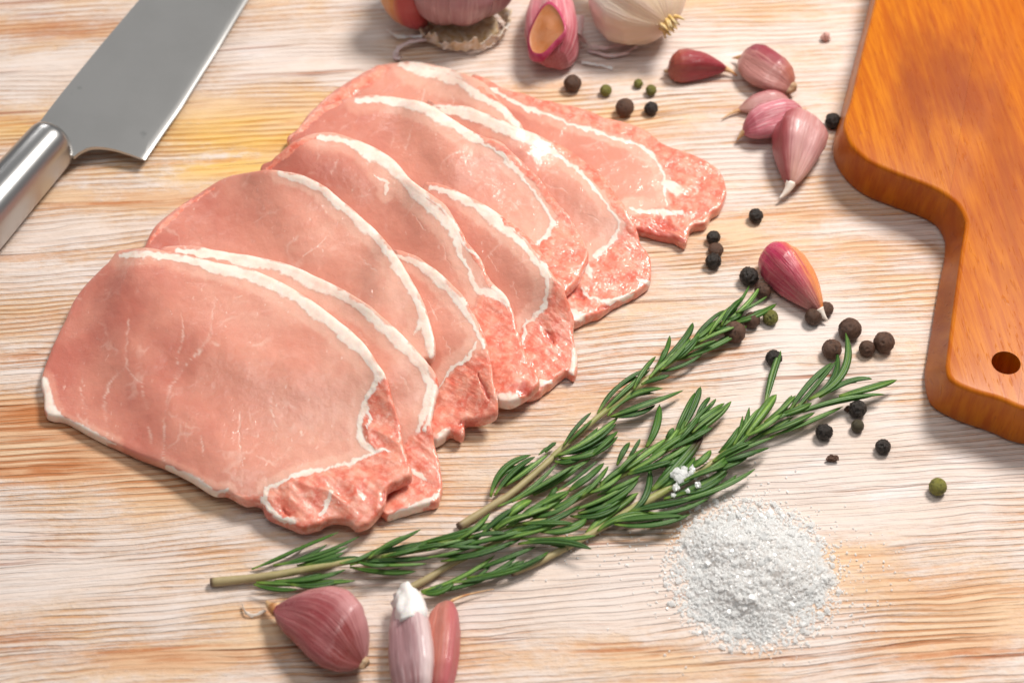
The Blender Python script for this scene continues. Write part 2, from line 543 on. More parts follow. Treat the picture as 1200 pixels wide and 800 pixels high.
_b0, _b1 = P1(1217, 430, 0.024), P1(1108, 95, 0.024)
_sv = Matrix.Rotation(R(-6), 3, 'Z') @ Vector((_b1[0] - _b0[0], _b1[1] - _b0[1], 0.024))
STAIN_AT = (_sv.x * 1.9, _sv.y, _sv.z)
MAT = dict(
    table=mat_table(), pork=mat_pork(), blade=mat_steel(True), handle=mat_steel(False),
    leaf=mat_leaf(), stem=mat_stem(),
    board_left=mat_board('orange_beech', (0.42, 0.092, 0.003), (0.58, 0.178, 0.005), (0.25, 0.038, 0.002)),
    board_mid=mat_board('amber_beech', (0.42, 0.090, 0.003), (0.55, 0.160, 0.005), (0.26, 0.040, 0.002)),
    board_right=mat_board('brown_orange_beech', (0.44, 0.105, 0.004), (0.55, 0.165, 0.006), (0.30, 0.052, 0.002)),
    root=mat_plain('dry_root_plate', (0.42, 0.24, 0.13), (0.62, 0.47, 0.30), 500, 0.7, 0.6, 0.0015),
    dry=mat_plain('dry_husk_tip', (0.45, 0.17, 0.05), (0.70, 0.48, 0.26), 320, 0.6, 0.4),
    whitedry=mat_plain('white_husk_tip', (0.80, 0.66, 0.55), (0.85, 0.78, 0.70), 260, 0.5, 0.4),
    paper=mat_plain('white_paper_skin', (0.80, 0.76, 0.72), (0.86, 0.84, 0.82), 300, 0.55, 0.5, 0.0008, sss=0.2),
    lilac=mat_plain('lilac_paper_skin', (0.66, 0.47, 0.46), (0.74, 0.58, 0.56), 200, 0.45, 0.4, 0.0008, sss=0.2),
    tan=mat_plain('tan_root_fibre', (0.64, 0.42, 0.18), (0.82, 0.68, 0.50), 420, 0.8, 0.8, 0.002),
    flesh=mat_plain('clove_flesh', (0.50, 0.18, 0.06), (0.55, 0.24, 0.12), 160, 0.45, 0.2, sss=0.2),
    pink=mat_plain('pink_crumb', (0.55, 0.28, 0.24), (0.66, 0.40, 0.34), 500, 0.6, 0.5),
    black=mat_pepper('black_peppercorn_skin', (0.006, 0.005, 0.004), (0.042, 0.032, 0.026), (0.026, 0.017, 0.012), 0.40),
    brown=mat_pepper('allspice_skin', (0.030, 0.014, 0.008), (0.135, 0.068, 0.042), (0.095, 0.044, 0.026), 0.5),
    olive=mat_pepper('olive_peppercorn_skin', (0.022, 0.018, 0.008), (0.075, 0.060, 0.028), (0.050, 0.038, 0.018), 0.55),
    green=mat_pepper('green_peppercorn_skin', (0.030, 0.032, 0.006), (0.25, 0.235, 0.045), (0.12, 0.11, 0.020), 0.45),
)


# ------------------------------------------------------------------ the table top
def build_table():
    nx, ny = 260, 220
    xs, ys = np.linspace(-0.65, 0.65, nx), np.linspace(-0.5, 0.65, ny)
    X, Y = np.meshgrid(xs, ys)
    x, y = X.ravel(), Y.ravel()
    v = np.stack([x, y, 0 * x], 1)
    px, py = proj(v)

    def blobs(L):
        a = np.zeros(x.shape)
        for cx, cy, rx, ry, s in L:
            c = P1(cx, cy)
            k = ppm(cx, cy)
            dx, dy = (x - c[0]) * k / rx, (y - c[1]) * k * math.sin(PITCH) / ry
            a = np.maximum(a, s * np.exp(-(dx * dx + dy * dy)))
        return a
    yellow = blobs([(300, 155, 130, 34, 1.0), (270, 195, 110, 18, 0.9), (10, 150, 70, 16, 0.8), (380, 115, 70, 14, 0.5), (700, 135, 150, 22, 0.28), (110, 140, 60, 20, 0.6)])
    orange = blobs([(30, 495, 150, 26, 1.0), (60, 545, 170, 22, 0.75), (230, 570, 120, 18, 0.6), (190, 770, 110, 14, 0.75), (20, 745, 60, 20, 0.45),
                    (230, 640, 90, 10, 0.5), (300, 720, 60, 10, 0.3), (720, 760, 90, 16, 0.5), (1100, 690, 110, 22, 0.5), (1130, 760, 120, 22, 0.5),
                    (1010, 650, 60, 20, 0.4), (740, 450, 110, 20, 0.42), (830, 415, 100, 14, 0.4), (1000, 575, 90, 12, 0.3), (650, 470, 90, 14, 0.4),
                    (60, 35, 130, 16, 0.5), (180, 235, 120, 12, 0.6), (60, 300, 120, 14, 0.3), (920, 250, 120, 12, 0.35), (1000, 290, 100, 14, 0.28), (30, 420, 70, 12, 0.45),
                    (560, 100, 120, 16, 0.35), (650, 620, 30, 10, 0.2), (600, 770, 110, 18, 0.3), (40, 640, 70, 10, 0.4)])
    wash = 0.42 + 0 * x
    wash += blobs([(1000, 560, 260, 80, 0.55), (660, 690, 220, 60, 0.5), (100, 650, 180, 34, 0.45), (120, 700, 150, 28, 0.35), (90, 90, 150, 24, 0.5),
                   (330, 60, 160, 30, 0.5), (700, 60, 250, 40, 0.5), (90, 270, 120, 22, 0.45), (900, 460, 180, 40, 0.35), (870, 190, 80, 20, 0.4), (960, 390, 120, 40, 0.3)])
    f = [(j * nx + i, j * nx + i + 1, (j + 1) * nx + i + 1, (j + 1) * nx + i) for j in range(ny - 1) for i in range(nx - 1)]
    # thickness: skirt and underside
    rim = [i for i in range(nx)] + [j * nx + nx - 1 for j in range(1, ny)] + [(ny - 1) * nx + i for i in range(nx - 2, -1, -1)] + [j * nx for j in range(ny - 2, 0, -1)]
    n0 = len(v)
    low = v[rim].copy()
    low[:, 2] = -0.03
    v = np.vstack([v, low])
    m = len(rim)
    for i in range(m):
        k = (i + 1) % m
        f.append((rim[i], n0 + i, n0 + k, rim[k]))
    ext = lambda a: np.concatenate([a, a[rim]])
    o = make('table_top', v, f, MAT['table'], attrs=dict(orange=ext(orange), yellow=ext(yellow), wash=ext(wash)), smooth=False, flip=False)
    o['kind'] = 'structure'
    return o


build_table()

# ------------------------------------------------------------------ pork slices, fanned and overlapping
# outline in the photograph; fat / thin membrane lines (points, half width); side muscle area; extra warm bands; deep red lines
SL = []
SL.append(dict(label='farthest raw pork slice, its wide coral side muscle nearest the peppercorns', c=(690, 190),
    o=[(552, 92), (570, 95), (593, 107), (623, 117), (680, 132), (733, 148), (763, 162), (780, 175), (813, 185), (833, 197), (847, 210), (851, 230), (845, 247), (835, 254), (827, 266), (812, 268), (806, 276), (802, 287), (790, 282), (773, 279), (750, 273), (715, 262), (650, 225), (580, 160), (552, 120)],
    fat=[([(556, 97), (580, 108), (620, 128), (680, 150), (745, 170), (765, 185), (778, 205), (781, 240)], 2.4), ([(750, 172), (766, 183)], 5), ([(782, 214), (795, 226)], 5), ([(738, 246), (770, 250), (797, 250)], 5)],
    tail=[(556, 90), (620, 123), (680, 146), (745, 166), (770, 185), (784, 210), (785, 242), (738, 254), (738, 300), (880, 300), (880, 160), (700, 80)],
    band=[], red=[([(750, 268), (775, 275), (800, 282)], 7), ([(770, 258), (790, 268)], 5)], vein=[([(700, 175), (720, 200)], 1.2)]))
SL.append(dict(label='raw pork slice at the rear left with broad white fat, nearest the broken garlic bulb', c=(470, 150),
    o=[(337, 170), (350, 151), (369, 129), (387, 113), (416, 94), (444, 80), (466, 76), (480, 75), (507, 78), (530, 85), (550, 93), (570, 103), (587, 122), (603, 140), (614, 156), (600, 190), (540, 215), (460, 225), (380, 205)],
    fat=[([(482, 80), (507, 86), (530, 96)], 9), ([(530, 94), (560, 112), (588, 130), (608, 150)], 5.5), ([(470, 78), (490, 82)], 4)],
    tail=[(320, 180), (350, 150), (387, 113), (416, 94), (444, 78), (460, 78), (448, 92), (415, 112), (385, 138), (360, 175)],
    band=[([(560, 104), (590, 126)], 3)], red=[], vein=[([(498, 105), (494, 120)], 1.3), ([(530, 112), (531, 124)], 1.2)]))
SL.append(dict(label='raw pork slice with a round coral end, just before the farthest slice', c=(650, 240),
    o=[(500, 124), (510, 123), (540, 127), (573, 137), (603, 150), (633, 163), (663, 177), (687, 193), (710, 213), (727, 237), (740, 260), (750, 285), (760, 302), (764, 318), (763, 332), (755, 340), (743, 347), (730, 353), (718, 359), (704, 369), (692, 374), (680, 380), (668, 381), (655, 372), (640, 340), (590, 280), (530, 210), (495, 150)],
    fat=[([(510, 127), (540, 133), (573, 144), (603, 157), (633, 171), (648, 179)], 6), ([(645, 177), (680, 201), (705, 230), (725, 262), (721, 280), (700, 298)], 2.6), ([(724, 268), (712, 288), (697, 300)], 4), ([(680, 338), (692, 350), (715, 355), (742, 345)], 3), ([(688, 310), (691, 326)], 5), ([(665, 362), (680, 372)], 4), ([(748, 330), (760, 332)], 4)],
    tail=[(737, 258), (718, 284), (697, 302), (682, 316), (655, 330), (655, 400), (790, 400), (790, 258)],
    band=[([(650, 170), (690, 197), (720, 232), (745, 280), (758, 310)], 8)], red=[([(672, 340), (684, 350)], 5), ([(700, 364), (720, 355)], 3)], vein=[([(640, 215), (665, 225)], 1.2), ([(690, 250), (705, 262)], 1.2)]))
SL.append(dict(label='third raw pork slice from the rear, with a long smooth pink face', c=(540, 240),
    o=[(338, 172), (346, 158), (356, 146), (372, 131), (395, 122), (417, 117), (440, 114), (480, 120), (500, 125), (530, 142), (560, 160), (587, 170), (613, 193), (637, 217), (653, 240), (673, 266), (683, 284), (689, 300), (685, 316), (678, 332), (668, 342), (650, 350), (620, 330), (560, 290), (480, 250), (400, 220), (350, 200)],
    fat=[([(420, 120), (440, 118), (480, 124)], 5), ([(480, 124), (500, 130), (530, 147), (556, 163)], 6.5), ([(556, 163), (587, 181), (610, 204), (630, 229), (645, 255), (648, 264)], 3), ([(649, 260), (640, 278), (628, 287)], 5)],
    tail=[(652, 255), (632, 284), (622, 300), (618, 380), (710, 380), (705, 290), (672, 240)],
    band=[([(560, 156), (600, 183), (640, 223), (665, 260), (684, 298)], 7), ([(342, 160), (370, 132), (400, 121)], 7)], red=[], vein=[([(483, 150), (478, 165), (470, 185)], 1.3), ([(550, 210), (580, 218)], 1.1), ([(600, 235), (612, 255)], 1.1)]))
SL.append(dict(label='narrow strip of raw pork slice between two wide ones, its tail nearest the rear rosemary', c=(590, 350),
    o=[(495, 222), (505, 217), (530, 223), (560, 238), (594, 259), (620, 281), (637, 302), (649, 323), (662, 344), (671, 374), (672, 391), (675, 408), (676, 425), (673, 442), (664, 438), (658, 444), (648, 452), (641, 456), (624, 465), (605, 462), (580, 430), (540, 360), (510, 290), (495, 245)],
    fat=[([(505, 221), (530, 228), (560, 244), (590, 266), (613, 288)], 5.5), ([(613, 288), (630, 308), (641, 327), (642, 340)], 4.5), ([(642, 338), (637, 360), (625, 372), (612, 384)], 5), ([(617, 374), (612, 402)], 3), ([(672, 412), (671, 436)], 4), ([(628, 448), (645, 450)], 3)],
    tail=[(656, 318), (645, 346), (636, 366), (612, 380), (598, 420), (598, 480), (700, 480), (700, 318)],
    band=[([(590, 257), (620, 279), (642, 306), (655, 335)], 5)], red=[([(640, 388), (648, 402)], 4)], vein=[([(570, 300), (590, 322)], 1.1), ([(600, 330), (608, 350)], 1.1)]))
SL.append(dict(label='raw pork slice with a thick fat arc and loose white fat bits at its end', c=(500, 300),
    o=[(305, 205), (319, 191), (331, 180), (350, 165), (375, 159), (400, 161), (431, 172), (462, 191), (481, 213), (501, 227), (522, 243), (539, 268), (549, 287), (564, 306), (572, 325), (582, 338), (593, 350), (603, 375), (610, 398), (618, 420), (628, 440), (632, 454), (617, 467), (604, 474), (590, 475), (578, 468), (540, 430), (480, 390), (400, 340), (330, 260)],
    fat=[([(372, 162), (400, 166), (431, 177)], 5.5), ([(431, 177), (460, 196), (478, 218), (495, 237), (517, 253), (534, 273)], 8), ([(534, 273), (541, 300), (553, 330), (562, 346)], 4.5), ([(549, 290), (560, 303)], 4), ([(563, 343), (580, 345), (591, 352)], 6), ([(584, 471), (603, 469)], 6), ([(440, 205), (455, 215), (452, 228)], 2.2)],
    tail=[(562, 346), (580, 350), (598, 340), (650, 420), (650, 490), (555, 490), (548, 380)],
    band=[([(538, 262), (560, 308), (574, 336)], 5), ([(582, 356), (600, 390), (616, 422)], 4), ([(315, 197), (345, 170), (372, 160)], 6)], red=[([(612, 455), (620, 460)], 6)], vein=[([(395, 185), (388, 205)], 1.3), ([(480, 250), (500, 270)], 1.3), ([(520, 290), (530, 320)], 1.1)]))
SL.append(dict(label='raw pork slice end peeking out between two larger slices, with orange-red tail', c=(515, 420),
    o=[(458, 300), (465, 295), (490, 304), (518, 324), (546, 353), (564, 386), (571, 408), (575, 428), (579, 446), (584, 470), (583, 486), (571, 495), (556, 497), (546, 500), (542, 514), (534, 513), (527, 510), (518, 518), (510, 522), (495, 515), (470, 480), (445, 410), (445, 340)],
    fat=[([(466, 299), (490, 310), (515, 329), (541, 357)], 5), ([(541, 357), (557, 386), (565, 408)], 3.5), ([(557, 404), (548, 420), (530, 432), (520, 447)], 4.5), ([(530, 432), (514, 456)], 3), ([(520, 506), (515, 516), (511, 519)], 4), ([(577, 420), (572, 400), (560, 375)], 2)],
    tail=[(574, 402), (552, 416), (532, 433), (515, 452), (490, 474), (490, 540), (610, 540), (610, 400)],
    band=[([(548, 352), (563, 381), (571, 408)], 3.5)], red=[([(560, 440), (572, 465)], 3), ([(536, 498), (560, 494)], 3)], vein=[([(500, 350), (515, 375)], 1.1), ([(520, 395), (530, 415)], 1.1)]))
SL.append(dict(label='second full raw pork slice with glistening upper left face and single white fat arc', c=(350, 330),
    o=[(163, 310), (170, 292), (181, 271), (203, 250), (237, 226), (269, 210), (300, 203), (325, 202), (356, 208), (381, 221), (409, 244), (431, 263), (450, 282), (466, 302), (484, 333), (498, 360), (507, 388), (511, 410), (506, 424), (490, 430), (440, 470), (340, 470), (240, 430), (180, 370)],
    fat=[([(328, 205), (356, 212), (381, 225)], 3.5), ([(381, 225), (407, 248), (428, 267), (447, 287), (463, 309)], 5), ([(463, 309), (480, 339), (493, 366), (500, 390)], 6), ([(495, 375), (506, 416)], 7), ([(492, 378), (484, 392)], 3)],
    tail=[(900, 900), (901, 900), (901, 901)],
    band=[([(175, 285), (205, 250), (250, 219)], 4)], red=[], vein=[([(385, 275), (370, 290), (355, 300)], 1.5), ([(420, 300), (440, 318)], 1.2), ([(260, 300), (275, 320)], 1.0)]))
SL.append(dict(label='raw pork slice directly under the front slice, showing a wide white fat crescent', c=(370, 440),
    o=[(185, 297), (205, 291), (230, 291), (250, 295), (296, 303), (342, 314), (389, 335), (435, 362), (472, 395), (500, 425), (514, 450), (511, 475), (507, 500), (509, 522), (516, 547), (519, 569), (517, 582), (511, 593), (495, 597), (481, 600), (466, 604), (453, 608), (438, 600), (380, 590), (290, 570), (200, 500), (150, 420), (155, 335)],
    fat=[([(207, 293), (250, 299), (296, 308)], 5.5), ([(296, 308), (342, 319), (387, 341), (431, 368), (467, 401)], 7.5), ([(467, 401), (494, 431), (506, 456)], 6), ([(505, 452), (499, 478), (488, 505)], 4), ([(508, 455), (505, 480), (497, 506)], 2.5), ([(512, 581), (482, 598), (456, 606)], 3.5), ([(480, 548), (500, 562)], 5)],
    tail=[(508, 442), (496, 490), (486, 507), (470, 520), (420, 520), (420, 650), (550, 650), (550, 440)],
    band=[([(505, 470), (495, 520), (490, 560)], 4)], red=[([(452, 585), (458, 570)], 5)], vein=[([(470, 440), (482, 460)], 1.2), ([(420, 390), (432, 405)], 1.2)]))
SL.append(dict(label='front raw pork slice lying on top of the fan, fully visible with ragged red tail', c=(270, 450),
    o=[(129, 309), (139, 297), (158, 294), (178, 294), (217, 302), (259, 312), (296, 319), (342, 340), (389, 372), (426, 404), (444, 431), (454, 450), (462, 472), (470, 500), (477, 535), (484, 560), (470, 568), (455, 576), (452, 590), (446, 602), (439, 611), (428, 617), (418, 619), (409, 613), (398, 610), (385, 613), (374, 620), (356, 622), (343, 618), (327, 614), (312, 606), (303, 592), (290, 590), (278, 586), (264, 580), (250, 579), (225, 564), (195, 549), (162, 536), (134, 523), (102, 508), (76, 493), (62, 491), (53, 486), (52, 468), (49, 446), (60, 413), (76, 381), (88, 353), (111, 327)],
    fat=[([(140, 299), (178, 298), (217, 306)], 4.5), ([(217, 306), (259, 317), (296, 325), (342, 346)], 6), ([(342, 346), (386, 379), (422, 411), (443, 437)], 6.5), ([(443, 437), (438, 452), (426, 472), (421, 500), (424, 520), (438, 530)], 4), ([(425, 472), (434, 490), (428, 505)], 2.5), ([(438, 530), (450, 527), (458, 530)], 3), ([(440, 530), (415, 541), (375, 551), (342, 558), (312, 575)], 3.2), ([(312, 573), (310, 590), (326, 606), (334, 613)], 4), ([(51, 446), (55, 470), (61, 487)], 5), ([(61, 487), (102, 506), (134, 521)], 3.2), ([(196, 547), (225, 562), (250, 576), (266, 577)], 3.5), ([(388, 575), (382, 592), (375, 602)], 3.5), ([(334, 608), (345, 612)], 3)],
    tail=[(445, 432), (428, 470), (423, 500), (428, 524), (442, 531), (415, 542), (375, 553), (342, 559), (312, 576), (285, 584), (262, 579), (262, 660), (540, 660), (540, 432)],
    band=[([(265, 580), (300, 590), (318, 604)], 5)], fold=0.8, red=[([(330, 598), (340, 604)], 3.5), ([(446, 590), (450, 578)], 4), ([(300, 592), (322, 609)], 3.5)],
    vein=[([(150, 375), (148, 410), (149, 432)], 1.6), ([(149, 430), (128, 450), (121, 475), (128, 512)], 1.3), ([(149, 432), (165, 450), (173, 480)], 1.0), ([(253, 350), (245, 395), (225, 420), (200, 452), (191, 500), (193, 540)], 1.5), ([(245, 402), (258, 405)], 1.2), ([(213, 365), (213, 400), (205, 440)], 1.2), ([(282, 482), (281, 520), (285, 555)], 1.4), ([(315, 450), (318, 480), (325, 505), (323, 520)], 1.2), ([(300, 532), (320, 542), (340, 525)], 1.3), ([(98, 438), (94, 460), (102, 480)], 1.0), ([(236, 510), (238, 535)], 1.2), ([(175, 500), (178, 520)], 1.0), ([(275, 350), (285, 345)], 1.2)]))

GX0, GY0, GH = -0.26, -0.16, 0.0015
GNX, GNY = 300, 250
gx = GX0 + GH * np.arange(GNX)
gy = GY0 + GH * np.arange(GNY)
GXX, GYY = np.meshgrid(gx, gy)
HT = np.zeros((GNY, GNX))


def gsample(Z, x, y):
    u = np.clip((x - GX0) / GH, 0, GNX - 1.001)
    w = np.clip((y - GY0) / GH, 0, GNY - 1.001)
    i, j = u.astype(int), w.astype(int)
    f, g = u - i, w - j
    return (Z[j, i] * (1 - f) + Z[j, i + 1] * f) * (1 - g) + (Z[j + 1, i] * (1 - f) + Z[j + 1, i + 1] * f) * g


def dilate(m, k):
    for _ in range(k):
        n = m.copy()
        n[1:] |= m[:-1]; n[:-1] |= m[1:]; n[:, 1:] |= m[:, :-1]; n[:, :-1] |= m[:, 1:]
        m = n
    return m


def drape(mask, iters=500, g=1.3e-5):
    """a limp sheet let down on what already lies there"""
    jj, ii = np.where(mask)
    a, b, c, d = max(jj.min() - 2, 0), jj.max() + 3, max(ii.min() - 2, 0), ii.max() + 3
    mk = mask[a:b, c:d]
    h = HT[a:b, c:d]
    z = h.copy()
    nb = [((1, 0), np.roll(mk, 1, 0)), ((-1, 0), np.roll(mk, -1, 0)), ((0, 1), np.roll(mk, 1, 1)), ((0, -1), np.roll(mk, -1, 1))]
    for it in range(iters):
        s = np.zeros_like(z)
        for (dj, di), ok in nb:
            r = np.roll(np.roll(z, dj, 0), di, 1)
            s += np.where(ok, r, z)
        z = np.where(mk, np.maximum(h, s * 0.25 - g), h)
    # the sheet is stiff: round off the creases, keep it above what it lies on
    w = mk.astype(float)
    for sweep in range(3):
        for _ in range(14):
            num, den = np.zeros_like(z), np.zeros_like(z)
            for dj, di in ((0, 0), (1, 0), (-1, 0), (0, 1), (0, -1)):
                num += np.roll(np.roll(z * w, dj, 0), di, 1)
                den += np.roll(np.roll(w, dj, 0), di, 1)
            z = np.where(mk, num / np.maximum(den, 1e-9), h)
        lift = np.where(mk, np.maximum(h - z, 0), 0)
        big = lift.copy()
        for _ in range(3):
            for ax_ in (0, 1):
                for q in (1, -1):
                    big = np.maximum(big, np.roll(big, q, ax_) * 0.93)
        for _ in range(4):
            big = 0.2 * (big + np.roll(big, 1, 0) + np.roll(big, -1, 0) + np.roll(big, 1, 1) + np.roll(big, -1, 1))
        z = np.where(mk, np.maximum(z + big, h), h)
    Z = HT.copy()
    Z[a:b, c:d] = z
    return Z


def build_slice(sl, idx):
    global HT
    M_ = 520
    t = 0.0056
    o = resample(catmull(sl['o'], True, 10), M_)
    cx, cy = sl['c']
    tl = inside(o[:, 0], o[:, 1], sl['tail']).astype(float)
    tl = np.convolve(np.concatenate([tl[-8:], tl, tl[:8]]), np.ones(17) / 17, 'valid')
    s = np.arange(M_)
    n = np.roll(o, -1, 0) - np.roll(o, 1, 0)
    n = np.stack([n[:, 1], -n[:, 0]], 1) / (np.linalg.norm(n, axis=1)[:, None] + 1e-9)
    wob = (vnoise(s * 0.09, s * 0 + idx, 5) - 0.5) * (1.2 + 2.0 * tl) + (vnoise(s * 0.33, s * 0 + idx, 9) - 0.5) * (0.4 + 1.0 * tl * sl.get('fold', 0.3))
    o = o + n * wob[:, None]
    ze = np.full(M_, 0.012)
    for it in range(4):
        XY = P(o[:, 0], o[:, 1], ze + 0.55 * t)
        mask = inside(GXX, GYY, XY[::4, :2])
        dm = dilate(mask, 5)
        Z = drape(dm, 260 if it < 3 else 600)
        ze = 0.35 * ze + 0.65 * gsample(Z, XY[:, 0], XY[:, 1])
    O = P(o[:, 0], o[:, 1], ze + 0.55 * t)[:, :2]
    area2 = np.sum(O[:, 0] * np.roll(O[:, 1], -1) - np.roll(O[:, 0], -1) * O[:, 1])
    if area2 < 0:
        O, o, tl = O[::-1], o[::-1], tl[::-1]
    T = np.roll(O, -2, 0) - np.roll(O, 2, 0)
    T /= np.linalg.norm(T, axis=1)[:, None] + 1e-12
    Nn = np.stack([T[:, 1], -T[:, 0]], 1)          # outward
    c0 = P1(cx, cy, float(np.mean(ze)) + t)[:2]
    rr = 0.0022 - 0.0008 * tl
    rings, rise, up = [], [], []
    inner = O - Nn * rr[:, None]
    ker = np.hanning(43); ker /= ker.sum()
    soft = np.stack([np.convolve(np.concatenate([inner[-21:, q], inner[:, q], inner[:21, q]]), ker, 'valid') for q in (0, 1)], 1)
    K = 84
    for k in range(K):
        f = (k / (K - 1)) ** 0.85
        tgt = soft + (inner - soft) * f ** 7
        rings.append(c0 + (tgt - c0) * f)
        rise.append(np.ones(M_)); up.append(1)
    NB = 9
    for k in range(1, NB + 1):
        a = math.pi * k / NB
        rings.append(inner + Nn * (rr * math.sin(a) ** 0.7)[:, None])
        rise.append(np.full(M_, 0.5 + 0.5 * math.copysign(abs(math.cos(a)) ** 0.7, math.cos(a)))); up.append(1)
    for f in (0.8, 0.4, 0.0):
        rings.append(c0 + (inner - c0) * f)
        rise.append(np.zeros(M_)); up.append(0)
    XY = np.vstack(rings)
    rise = np.concatenate(rise)
    zb = gsample(Z, XY[:, 0], XY[:, 1])
    px, py = proj(np.column_stack([XY, zb + t * np.maximum(rise, 0.5)]))
    rim_ring = np.repeat((np.arange(len(rings)) >= K - 4).astype(float), M_)
    wx = px + 6 * (fbm(px * 0.06, py * 0.06, 3 + idx) - 0.5) + 4.5 * (fbm(px * 0.22, py * 0.22, 23 + idx, 2) - 0.5)
    wy = py + 6 * (fbm(px * 0.06, py * 0.06, 8 + idx) - 0.5) + 4.5 * (fbm(px * 0.22, py * 0.22, 28 + idx, 2) - 0.5)

    def line(L, lo=0.35, hi=1.65, k=1.0):
        a = np.zeros(px.shape)
        for li, (pts, hw) in enumerate(L):
            tap = np.ones(px.shape)
            for e in (pts[0], pts[-1]):
                joined = any(min(math.hypot(e[0] - q[0], e[1] - q[1]) for q in (o_[0][0], o_[0][-1])) < 5 for lj, o_ in enumerate(L) if lj != li)
                if not joined:
                    ln_ = 0.45 * sum(math.hypot(q1[0] - q0[0], q1[1] - q0[1]) for q0, q1 in zip(pts[:-1], pts[1:]))
                    tap = np.minimum(tap, 0.45 + 0.55 * np.clip(np.hypot(wx - e[0], wy - e[1]) / max(min(ln_, 40), 4), 0, 1))
            w = tap * hw * (0.36 + 0.85 * vnoise(px * 0.045, py * 0.045, 17 + idx))
            a = np.maximum(a, 1 - sstep(lo, hi, k * polydist(wx, wy, pts) / w))
        return a
    band = line(sl['band'])
    rim_w = 1 - 0.45 * rim_ring * (band < 0.3)
    fat = line(sl['fat'], k=rim_w)
    red = line(sl['red'], 0.0, 2.2)
    vein = line(sl['vein'], 0.3, 1.7)
    din = np.abs(polydist(wx, wy, sl['tail'] + sl['tail'][:1]))
    tm = inside(wx, wy, sl['tail'])
    tail = np.where(tm, 0.5 + np.minimum(din, 8) / 16, 0.5 - np.minimum(din, 8) / 16)
    tail0 = tail
    tail = np.maximum(tail, band * 0.95)
    xl, xr = o[:, 0].min(), o[:, 0].max()
    halo = np.zeros(px.shape)
    for pts, hw in sl['fat']:
        halo = np.maximum(halo, 1 - sstep(0.6, 1.0, polydist(wx, wy, pts) / (2.2 * hw + 7)))
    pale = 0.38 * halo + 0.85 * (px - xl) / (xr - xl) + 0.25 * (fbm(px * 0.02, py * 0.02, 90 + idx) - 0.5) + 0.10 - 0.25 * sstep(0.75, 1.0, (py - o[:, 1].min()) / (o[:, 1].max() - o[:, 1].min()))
    # relief: soft eye muscle, strong folds in the side muscle, fat standing proud
    X, Y = XY[:, 0], XY[:, 1]
    r1 = (fbm(X * 55, Y * 55, 20 + idx, 3) - 0.5) * 0.0016
    foldk = sl.get('fold', 0.30)
    fx, fy = X * 0.62 + Y * 0.78, -X * 0.78 + Y * 0.62
    r2 = 1 - np.abs(2 * fbm(fx * 120, fy * 45, 40 + idx, 2) - 1)
    r3 = fbm(fx * 620, fy * 150, 60 + idx, 3) - 0.5
    relief = r1 + sstep(0.5, 0.85, tail0) * ((r2 - 0.6) * 0.0036 * foldk + r3 * 0.0007) + fat * 0.00012 - vein * 0.0001 - red * 0.0012
    relief += (1 - tail) * (fbm(X * 260, Y * 260, 80 + idx, 3) - 0.5) * 0.0004
    Zv = zb + 0.0002 + rise * (t + relief * 0.9)
    Vv = np.column_stack([XY, Zv])
    F = grid_faces(len(rings), M_)
    nt = len(Vv)
    F = [q[::-1] for q in F]
    # height for the next slice
    tmp = np.zeros_like(HT)
    m2 = inside(GXX, GYY, O[::3])
    lift = t + 0.0012
    HT = np.where(m2, np.maximum(HT, Z + lift), HT)
    # vertex normals of the whole slice, shared by its parts
    Fq = np.array(F)
    A, B, C, D = (Vv[Fq[:, k]] for k in range(4))
    fn = np.cross(C - A, D - B)
    vn = np.zeros_like(Vv)
    for k in range(4):
        np.add.at(vn, Fq[:, k], fn)
    vn /= np.linalg.norm(vn, axis=1)[:, None] + 1e-15
    base = np.append(c0, float(np.min(Zv)))
    root = thing('pork_slice', sl['label'], 'pork slice', base, 'raw pork slices fanned out on the table')
    # parts: the lean eye, the side muscle and each connected piece of fat
    NR = len(rings) - 1
    ff = fat[Fq].mean(1).reshape(NR, M_)
    tf = tail0[Fq].mean(1).reshape(NR, M_)
    cls = np.zeros((NR, M_), int)
    cls[tf > 0.5] = 1
    cls[ff > 0.5] = 2
    part = np.zeros((NR, M_), int)
    seen = np.zeros((NR, M_), bool)
    names = {0: 'lean_meat'}
    for i0, j0 in zip(*np.where(cls > 0)):
        if seen[i0, j0]:
            continue
        kind, st, comp = cls[i0, j0], [(i0, j0)], []
        seen[i0, j0] = True
        while st:
            i, j = st.pop()
            comp.append((i, j))
            for a, b in ((i + 1, j), (i - 1, j), (i, (j + 1) % M_), (i, (j - 1) % M_)):
                if 0 <= a < NR and not seen[a, b] and cls[a, b] == kind:
                    seen[a, b] = True
                    st.append((a, b))
        if len(comp) > (150 if kind == 2 else 1500):
            pid = len(names)
            names[pid] = 'fat' if kind == 2 else 'side_muscle'
            ii, jj = np.array(comp).T
            part[ii, jj] = pid
    part = part.ravel()
    for pid, nm in names.items():
        sel = Fq[part == pid]
        if len(sel) == 0:
            continue
        us, inv = np.unique(sel.ravel(), return_inverse=True)
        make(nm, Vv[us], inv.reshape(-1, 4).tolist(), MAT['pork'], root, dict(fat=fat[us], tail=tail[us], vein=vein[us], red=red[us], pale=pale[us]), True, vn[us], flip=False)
    return root


for i, sl in enumerate(SL):
    build_slice(sl, i)


